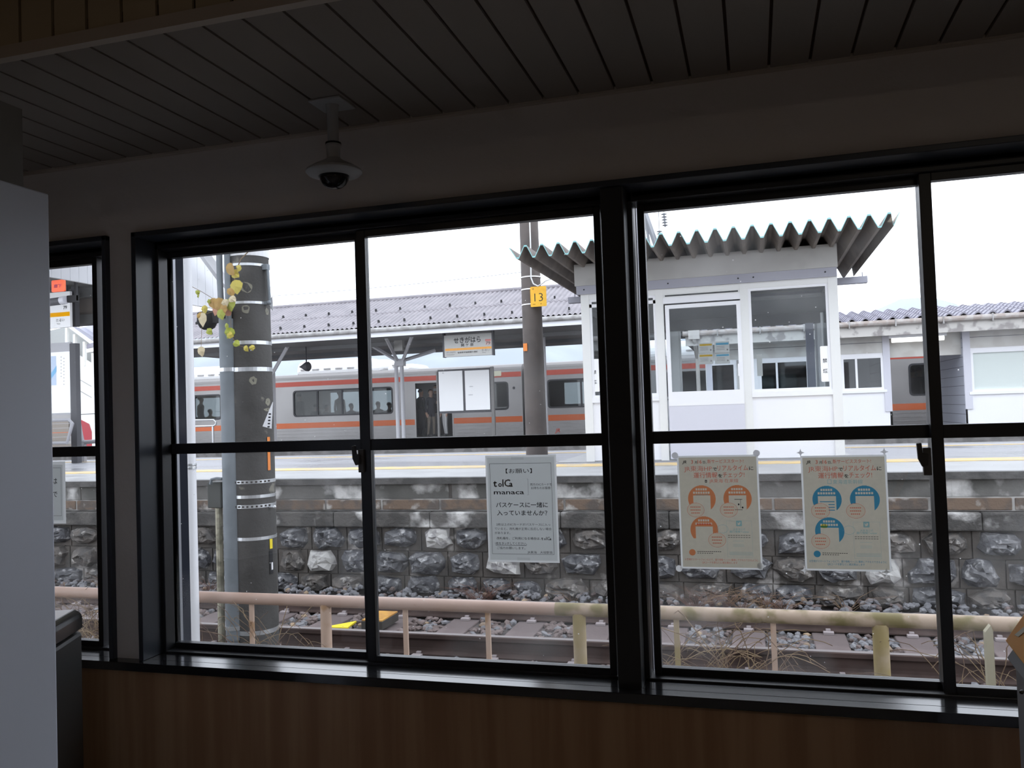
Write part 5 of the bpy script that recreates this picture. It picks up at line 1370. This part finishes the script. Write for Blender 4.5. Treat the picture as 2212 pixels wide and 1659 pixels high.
def person(x, y, zfl, h, face, label, top, legs, coat=0.0, hair=None, sit=False, phone=False, step=0.0, mask=False, group=None):
    "coat: how far below the hip the jacket reaches; face: heading of the face in degrees (0 looks at the viewer)"
    N, E, s, hz = person_nodes(h, sit, phone, step)
    t = thing('person', (x, y, zfl), label, 'person', group)
    rot = Matrix.Rotation(math.radians(face), 4, 'Z')
    me = skin_mesh(N, E, 'pelvis')
    for m_ in (skin_m, top, legs, shoe_m): me.materials.append(m_)
    hands = [Vector(N[k][0]) for k in ('palml', 'palmr')]
    for p in me.polygons:
        c = p.center; p.use_smooth = True
        if c.z > (hz+.515)*s: i = 0
        elif min((c-q).length for q in hands) < .105*s: i = 0
        elif c.z < .085*s: i = 3
        elif c.z > (hz-.02-coat)*s and not (sit and c.y < -.10*s and abs(c.z-hz*s) < .08*s and c.z < (hz+.05)*s): i = 1
        else: i = 2
        p.material_index = i
    me.transform(rot); o = bpy.data.objects.new('body', me); COL.objects.link(o); o.parent = t
    def part(mb, nm, mm, sm=True):
        mb.xform(rot); ob = mb.build(nm, mm, None, smooth=sm); ob.parent = t; return ob
    # hair: a cap over skull and nape
    m = MB(); n = 14; k = 7; vs = []
    hc = Vector((0, .004, hz+.715))*s
    for i in range(k+1):
        ph = math.pi*.60*i/k
        for j in range(n):
            a = 2*math.pi*j/n; fr = math.sin(a) < -.3; q = min(ph, math.pi*(.36 if fr else .60))
            vs.append((hc.x+.086*s*math.sin(q)*math.cos(a), hc.y+.106*s*math.sin(q)*math.sin(a), hc.z+.092*s*math.cos(q)))
    m.add(vs, [(i*n+j, (i+1)*n+j, (i+1)*n+(j+1) % n, i*n+(j+1) % n) for i in range(k) for j in range(n)]); part(m, 'hair', hair or hair_m)
    m = MB()
    for sg in (-1, 1): m.ball((sg*.030*s, -.108*s, (hz+.695)*s), .008*s, 8, 5)
    part(m, 'eyes', hair_m)
    if mask:
        m = MB(); vs = []
        for i in range(5):
            zz = (hz+.595+.022*i)*s
            for j in range(9): a = math.pi*(.12+.76*j/8); vs.append((.077*s*math.cos(a), -.025*s-.100*s*math.sin(a), zz))
        m.add(vs, [(i*9+j, i*9+j+1, (i+1)*9+j+1, (i+1)*9+j) for i in range(4) for j in range(8)]); part(m, 'mask', mask_m)
    else:
        m = MB(); m.ball((0, -.098*s, (hz+.622)*s), (.020*s, .006*s, .005*s), 8, 5); part(m, 'mouth', mat('lips', (.33, .15, .12), .5))
    if coat > .3:      # long coat skirt
        m = MB(); m.lathe([(.175*s, (hz+.10)*s), (.185*s, (hz-.05)*s), (.195*s, (hz-coat*.6)*s), (.205*s, (hz-coat)*s)], (0, 0, 0), 18)
        m.v = [(a, b*.72, c) for a, b, c in m.v]; part(m, 'coat_skirt', top)
    return t
fl = TF+.002
yd = TY+.45
def px_x(px, y): return P(px, 900, y=y).x
person(px_x(910, yd+.1), yd+.1, fl, 1.58, 150, 'person in a long black coat at the left side of the open train door', coat_blk, trou_d, .62)
person(px_x(931, yd+.05), yd+.05, fl, 1.56, 60, 'person with dark hair and khaki trousers standing in the middle of the train door', coat_navy, trou_kh, .18, phone=True, step=.3)
person(px_x(943, yd+.75), yd+.75, fl, 1.72, 15, 'person wearing a white face mask behind the others in the train door', coat_navy, trou_kh, .15, mask=True)
person(px_x(962, yd+.05), yd+.05, fl, 1.56, -40, 'person in white trousers in the train door, upper body hidden by the white boards', coat_gr, trou_w, .0, step=.4)
def seated(px, dz, h, face, label, top, hair=None): person(px_x(px, TY+1.65), TY+1.62, fl, h, face, label, top, trou_d, 0, hair, sit=True)
person(px_x(735, TY+1.2), TY+1.2, fl, 1.66, 170, 'person in a brown jacket standing inside the middle of the long train window', coat_tan, trou_d, .1)
person(px_x(648, TY+1.0), TY+1.0, fl, 1.62, 160, 'person in grey standing at the left end of the long train window', coat_gr, trou_d, .1)
seated(684, 0, 1.66, 180, 'seated person in blue, second from the left in the long train window', coat_bl)
seated(706, 0, 1.60, 150, 'seated person in grey beside the person in blue in the long train window', coat_gr, hair_g)
seated(760, 0, 1.62, 180, 'seated person in dark clothes right of the standing person in brown', coat_blk)
seated(818, 0, 1.66, 180, 'seated person in dark clothes in the right part of the long train window', coat_blk)
seated(842, 0, 1.60, 160, 'seated person at the right end of the long train window', coat_navy)
person(px_x(434, TY+1.0), TY+1.0, fl, 1.66, 150, 'person in dark blue inside the train window left of the thick pole', coat_bl, trou_d, .1)
seated(455, 0, 1.60, 180, 'seated person with a yellow top in the train window left of the thick pole', cloth('cloth_yellow', (.45, .36, .06)))
person(px_x(1976, TY+1.0), TY+1.0, fl, 1.58, 170, 'person in grey inside the train window in the gap of the wooden building', coat_gr, trou_d, .1)
person(px_x(1990, TY+1.3), TY+1.3, fl, 1.62, 140, 'person in black inside the train window, just left of the window stile', coat_blk, trou_d, .1)
# ================================================================== wooden building on the island platform
wall_w = mat('board_white', (.82, .82, .84), .6); wall_c = mat('board_cream', (.60, .59, .56), .7, col2=(.52, .50, .47), scale=3); pil = mat('pilaster', (.60, .60, .66), .6)
fas_old = mat('old_fascia', (.55, .53, .50), .8, col2=(.30, .28, .27), scale=4, lo=.5, hi=.62)
tile_m = mat('roof_tile', (.30, .29, .34), .55, col2=(.24, .23, .27), scale=4); clap = mat('clapboard', (.46, .48, .55), .65); clap_l = mat('clapboard_gap', (.12, .12, .14), .9)
fr_gl = mat('frosted_pane', (.60, .66, .63), .35); dk_gl = glass('dark_pane', (.55, .58, .60), 1.6)
BYF = 19.5; BX0 = P(1528, 850, y=BYF).x; BX1 = 12.0
GX0, GX1 = P(1926, 850, y=BYF).x, P(2084, 850, y=BYF).x
ET, EB = P(2100, 690, y=BYF-.55).z, P(2100, 715, y=BYF-.55).z
T = thing('platform_building', (3.5, BYF, BZT), 'white wooden platform building with tiled roof and an open passage, right of the shelter', 'building')
WTOP = EB+.06
wy0, wy1 = P(1860, 843, y=BYF).z, P(1860, 770, y=BYF).z
wl = []                     # windows in the left block: pixel columns
for a, b in ((1525, 1590), (1640, 1748), (1770, 1806), (1818, 1909)): wl.append((P(a, 810, y=BYF).x, P(b, 810, y=BYF).x, wy0, wy1))
rz0, rz1 = P(2140, 845, y=BYF).z, P(2140, 756, y=BYF).z
wr_ = [(P(2097, 800, y=BYF).x, P(2097, 800, y=BYF).x+2.2, rz0, rz1), (8.0, 10.2, rz0, rz1)]
def block(x0, x1, wins, nm):
    m = MB(); m.holes(x0, x1, BZT, WTOP, wins, BYF, BYF+.08)
    wz = max(w_[3] for w_ in wins)+.06
    m.box((x0, BYF-.012, wz), (x1, BYF, WTOP), 1)
    for z in (wz+.22, wz+.42): m.box((x0, BYF-.016, z), (x1, BYF-.011, z+.01), 2)
    m.box((x0, BYF+3.0, BZT), (x1, BYF+3.08, WTOP)); m.box((x0, BYF+.08, WTOP-.06), (x1, BYF+3, WTOP))
    m.build(nm, [wall_w, wall_c, clap_l], T)
block(BX0, GX0, wl, 'front_wall'); block(GX1, BX1, wr_, 'front_wall')
def clapwall(x, sgn):
    m = MB(); k = 0; z = BZT
    while z < WTOP: m.box((x-.02-.006, BYF+.0, z), (x+.02, BYF+3.0, min(z+.19, WTOP)), 0); m.box((x-.024, BYF+.0, z+.19), (x+.018, BYF+3, z+.20), 1); z += .20
    m.build('passage_wall', [clap, clap_l], T)
clapwall(GX1+.02, 1); clapwall(GX0-.02, -1); MB().box((BX0-.02, BYF, BZT), (BX0+.02, BYF+3, WTOP)).build('end_wall', wall_c, T)
MB().box((GX0, BYF+.1, WTOP-.5), (GX1, BYF+.18, WTOP)).build('passage_header', wall_c, T)
for x0, x1 in ((GX0-.14, GX0), (GX1, GX1+.14), (BX0, BX0+.13)): MB().box((x0, BYF-.03, Z(.0)-.3), (x1, BYF, WTOP)).build('pilaster', pil, T)
for a in (1595, 1612, 1752, 1765): x = P(a, 800, y=BYF).x; MB().box((x-.03, BYF-.015, wy0-.05), (x+.03, BYF, wy1+.05)).build('pilaster', fas_old, T)
for i, (a, b, z0, z1) in enumerate(wl+wr_):
    f = frame(a, b, z0, z1, .05, BYF-.02, BYF+.06); wd = b-a
    if wd > .7: f.box((a+wd*(.36 if i < 4 else .5)-.022, BYF-.01, z0), (a+wd*(.36 if i < 4 else .5)+.022, BYF+.05, z1))
    f.box((a-.05, BYF-.04, z0-.06), (b+.05, BYF, z0)); fr = f.build('window_frame', wall_w, T)
    MB().box((a+.05, BYF+.03, z0+.05), (b-.05, BYF+.036, z1-.05)).build('pane', fr_gl if i >= 4 else dk_gl, fr)
# lightly furnished inside: pale screens seen through the left windows
for px0, px1, py0, py1 in ((1478, 1502, 818, 856), (1538, 1562, 815, 853), (1634, 1672, 812, 850), (1684, 1722, 809, 846)):
    a, b = P(px0, py0, y=20.3), P(px1, py1, y=20.3)
    if a.x > BX0: MB().box((a.x, 20.3, BZT), (b.x, 20.36, a.z)).build('inner_screen', fr_gl, T)
# eaves, gutter, tiles
MB().box((BX0-.4, BYF-.55, EB), (BX1, BYF-.50, ET)).build('fascia_board', fas_old, T)
MB().box((BX0-.4, BYF-.50, EB+.05), (BX1, BYF+3.5, EB+.09)).build('eave_soffit', mat('eave_grey', (.30, .29, .30), .8), T)
MB().tube([(BX0-.45, BYF-.60, ET+.03), (BX1, BYF-.60, ET+.03)], .06, 10).build('gutter', mat('gutter_old', (.42, .39, .37), .7, col2=(.33, .28, .25), scale=6), T)
m = MB()
for k in range(int((BX1-BX0)/.9)): x = BX0+.3+k*.9; m.box((x-.012, BYF-.67, ET-.06), (x+.012, BYF-.54, ET+.10))
m.build('gutter_hooks', grey_r, T)
q = P(1499, 720, y=BYF-.6); MB().tube([(q.x, BYF-.6, ET+.03), (q.x, BYF-.6, ET-.12), (q.x+.02, BYF-.1, ET-.5), (q.x+.02, BYF-.06, BZT)], .045, 8).build('downspout', mat('spout', (.45, .43, .40), .7), T); m = MB(); m.box((q.x-.12, BYF-.7, ET-.10), (q.x+.12, BYF-.5, ET+.12)); m.build('rain_head', mat('rain_head_m', (.50, .47, .44), .7), T)
vs = []; fs = []; m = MB(); n = int((BX1-BX0+.9)/.265*8); rows_ = 10
for i in range(n+1):
    x = BX0-.45+i*.265/8; u = (i % 8)/8; w_ = .045*math.sin(2*math.pi*u)
    for r_ in range(rows_):
        y_ = BYF-.62+r_*.27; z_ = ET+.09+r_*.043
        vs += [(x, y_, z_+w_+.030), (x, y_+.275, z_+w_+.046)]
        if r_ == 0: vs[-2] = (x, y_, z_+w_+.03)
K = 2*rows_
for i in range(n):
    for k in range(K-1): fs.append((K*i+k, K*i+K+k, K*i+K+k+1, K*i+k+1))
m.add(vs, fs)
vs2 = []
for i in range(n+1):
    a = vs[K*i]; vs2 += [a, (a[0], a[1]+.01, a[2]-.035)]
m.add(vs2, [(2*i, 2*i+1, 2*i+3, 2*i+2) for i in range(n)]); m.build('roof_tiles', tile_m, T)
MB().prism([(BYF-.55, ET+.05), (BYF+2.1, ET+.46), (BYF+4.4, ET+.05)], BX0-.43, BX1, 'x').build('roof_core', mat('roof_core', (.09, .085, .08), .9), T)
# lit tube lamp over the passage
a, b = P(1926, 735, y=BYF-.25), P(2039, 728, y=BYF-.25)
t = thing('tube_lamp', ((a.x+b.x)/2, BYF-.25, a.z), 'lit white tube lamp over the passage of the wooden building', 'lamp')
em = bpy.data.materials.new('tube_light'); em.use_nodes = True; bs = em.node_tree.nodes['Principled BSDF']; bs.inputs['Emission Color'].default_value = (1, .98, .93, 1); bs.inputs['Emission Strength'].default_value = 1.6; bs.inputs['Base Color'].default_value = (.9, .9, .9, 1)
MB().tube([(a.x, BYF-.25, a.z), (b.x, BYF-.25, a.z)], .055, 12).build('tube', em, t, smooth=True, auto=.6)
MB().box((a.x-.05, BYF-.29, a.z+.04), (b.x+.05, BYF-.21, EB+.05)).build('lamp_holder', wall_w, t)

# ================================================================== covered footbridge stairs at the far left
FY = 23.0
t = thing('footbridge', (P(190, 900, y=FY).x, FY, BZT), 'white covered footbridge stair with a red base, far left behind the bench', 'footbridge')
red_m = mat('bridge_red', (.42, .045, .06), .6); opn = mat('bridge_inside', (.40, .41, .40), .8); wht = mat('bridge_white', (.84, .84, .80), .5)
def pan(pts, y, th, nm, mm): return MB().prism(pxpoly(pts, y), y, y+th, 'y').build(nm, mm, t)
pan([(100, 716), (150, 704), (172, 712), (206, 742), (214, 772), (212, 800), (165, 775), (100, 745)], FY+.5, .1, 'inner_wall', opn)
pan([(100, 742), (140, 758), (165, 766), (196, 786), (240, 808), (240, 985), (198, 985), (196, 940), (190, 915), (165, 901), (100, 868)], FY, .12, 'side_wall', wht)
pan([(146, 706), (156, 706), (205, 741), (199, 746)], FY-.05, .2, 'roof_edge', wht)
pan([(158, 706), (170, 708), (214, 736), (205, 741)], FY-.02, .3, 'roof_gutter', mat('bridge_grey', (.34, .34, .40), .6))
pan([(173, 708), (232, 694), (262, 742), (216, 736)], FY+.3, .2, 'roof_panel', mat('bridge_lilac', (.56, .56, .64), .6))
for px, y0, y1 in ((143, 708, 770), (160, 722, 780), (181, 738, 790)): pan([(px-2.5, y0), (px+2, y0), (px+2, y1), (px-2.5, y1)], FY-.03, .1, 'stair_post', wht)
pan([(197, 752), (211, 750), (216, 985), (199, 985)], FY-.15, .25, 'corner_post', wht)
for off in (0, 24): pan([(165, 815+off), (198, 834+off), (198, 836+off), (165, 817+off)], FY-.01, .02, 'panel_seam', fasc_g)
pan([(169, 904), (192, 916), (198, 935), (199, 985), (176, 985), (172, 930)], FY-.02, .06, 'red_base', red_m)
pan([(214, 930), (240, 944), (240, 985), (214, 985)], FY-.02, .06, 'red_base', red_m)
pan([(186, 752), (240, 738), (240, 752), (186, 762)], FY-.6, .5, 'eave', wht)
pan([(187, 744), (240, 730), (240, 740), (187, 753)], FY-.62, .5, 'eave_tiles', tile_m)
q0, q1 = P(164, 896, y=FY-.5), P(213, 893, y=FY-.5); MB().tube([q0, q1], .012, 5).build('wire_rail', drk, t); a = P(213, 888, y=FY-.5); MB().tube([(a.x, FY-.5, a.z), (a.x, FY-.5, BZT)], .03, 6).build('rail_post', drk, t)

# ================================================================== lattice mast, insulators, overhead wires
mast_m = mat('mast_steel', (.30, .31, .33), .5, .3); wire_m = mat('wire_dark', (.20, .20, .22), .6)
MY = 15.0
t = thing('catenary_mast', (P(1400, 480, y=MY).x, MY, Z(-1.9)), 'pale lattice mast arm leaning behind the left side of the shelter roof', 'mast')
a0, a1 = P(1386, 440, y=MY), P(1428, 560, y=MY); b0, b1 = P(1394, 470, y=MY), P(1404, 540, y=MY)
MB().tube([a0+Vector((-.3, 0, .9)), a0, a1], .05, 4).build('mast_arm', mast_m, t); MB().tube([b0, b1], .025, 4).build('mast_brace', mast_m, t)
xm_ = P(1340, 600, y=MY).x; MB().box((xm_-.12, MY-.12, Z(-1.9)), (xm_+.12, MY+.12, Z(7))).build('mast_column', mast_m, t); MB().tube([(xm_, MY, Z(5.0)), a0+Vector((-.3, 0, .9))], .05, 4).build('mast_arm', mast_m, t); MB().tube([(xm_, MY, 7.5), (xm_+2.5, MY, 7.5)], .05, 4).build('mast_arm', mast_m, t); MB().tube([(xm_, MY, a1.z), a1], .04, 4).build('mast_brace', mast_m, t)
for (pts, lb) in ((((1434, 460), (1437, 490)), 'upper grey insulator string hanging above the shelter roof'), (((1424, 498), (1428, 522)), 'lower grey insulator string just above the shelter roof')):
    a, b = P(*pts[0], y=MY), P(*pts[1], y=MY); o = MB(); o.tube([Vector((a.x, MY, 7.46)), a], .006, 4); pr2 = []
    nseg = 5; o.tube([a, b], .018, 6)
    for k in range(nseg): c = a.lerp(b, (k+.5)/nseg); o.lathe([(.015, .02), (.055, 0), (.015, -.012)], c, 10)
    tag(o.build('insulator', mast_m), lb, 'insulator', 'insulators above the shelter')
def wire(p0, p1, y, sag, r, label):
    a, b = P(*p0, y=y), P(*p1, y=y); pts = []
    for k in range(25): u = k/24; c = a.lerp(b, u); c.z -= sag*4*u*(1-u); pts.append(c)
    tag(MB().tube(pts, r, 5).build('overhead_wire', wire_m), label, 'wire', 'overhead wires above the train')
wire((300, 648), (1300, 498), 27.0, .3, .005, 'thin overhead wire crossing the sky right of the thick pole, highest of three')
wire((300, 655), (1300, 566), 27.1, .2, .009, 'overhead wire crossing the sky right of the thick pole, middle of three')
wire((300, 668), (1300, 588), 27.2, .2, .005, 'thin overhead wire crossing the sky right of the thick pole, lowest of three')
wire((1400, 712), (2300, 648), 27.3, .1, .010, 'overhead wire running above the tiled roof of the wooden building')

# ================================================================== hills
hill_m = mat('hill_painted_haze', (.36, .40, .44), .9, col2=(.30, .335, .37), scale=.02)  # distance haze is put into this pale bluish base colour
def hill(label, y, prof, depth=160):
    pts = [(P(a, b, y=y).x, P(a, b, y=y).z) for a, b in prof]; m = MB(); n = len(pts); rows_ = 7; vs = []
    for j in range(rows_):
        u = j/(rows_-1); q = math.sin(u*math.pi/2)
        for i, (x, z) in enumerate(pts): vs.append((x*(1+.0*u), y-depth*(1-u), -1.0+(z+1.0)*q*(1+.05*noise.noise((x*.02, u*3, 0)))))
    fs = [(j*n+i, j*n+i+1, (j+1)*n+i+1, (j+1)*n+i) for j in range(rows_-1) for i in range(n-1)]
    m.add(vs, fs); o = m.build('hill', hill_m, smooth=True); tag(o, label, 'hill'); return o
hill('pale hill with painted haze behind the train and the long platform roof', 420, [(-200, 830), (100, 760), (420, 720), (560, 705), (700, 690), (850, 700), (1000, 715), (1150, 700), (1250, 735), (1400, 800), (1450, 840)])
hill('pale hill with painted haze behind the waiting shelter and wooden building', 620, [(1400, 800), (1500, 715), (1545, 672), (1600, 660), (1680, 662), (1760, 675), (1820, 690), (1880, 675), (1930, 652), (1990, 646), (2045, 660), (2080, 690), (2200, 715), (2400, 760)])

for o in bpy.data.objects:
    if '_o' in o: del o['_o']
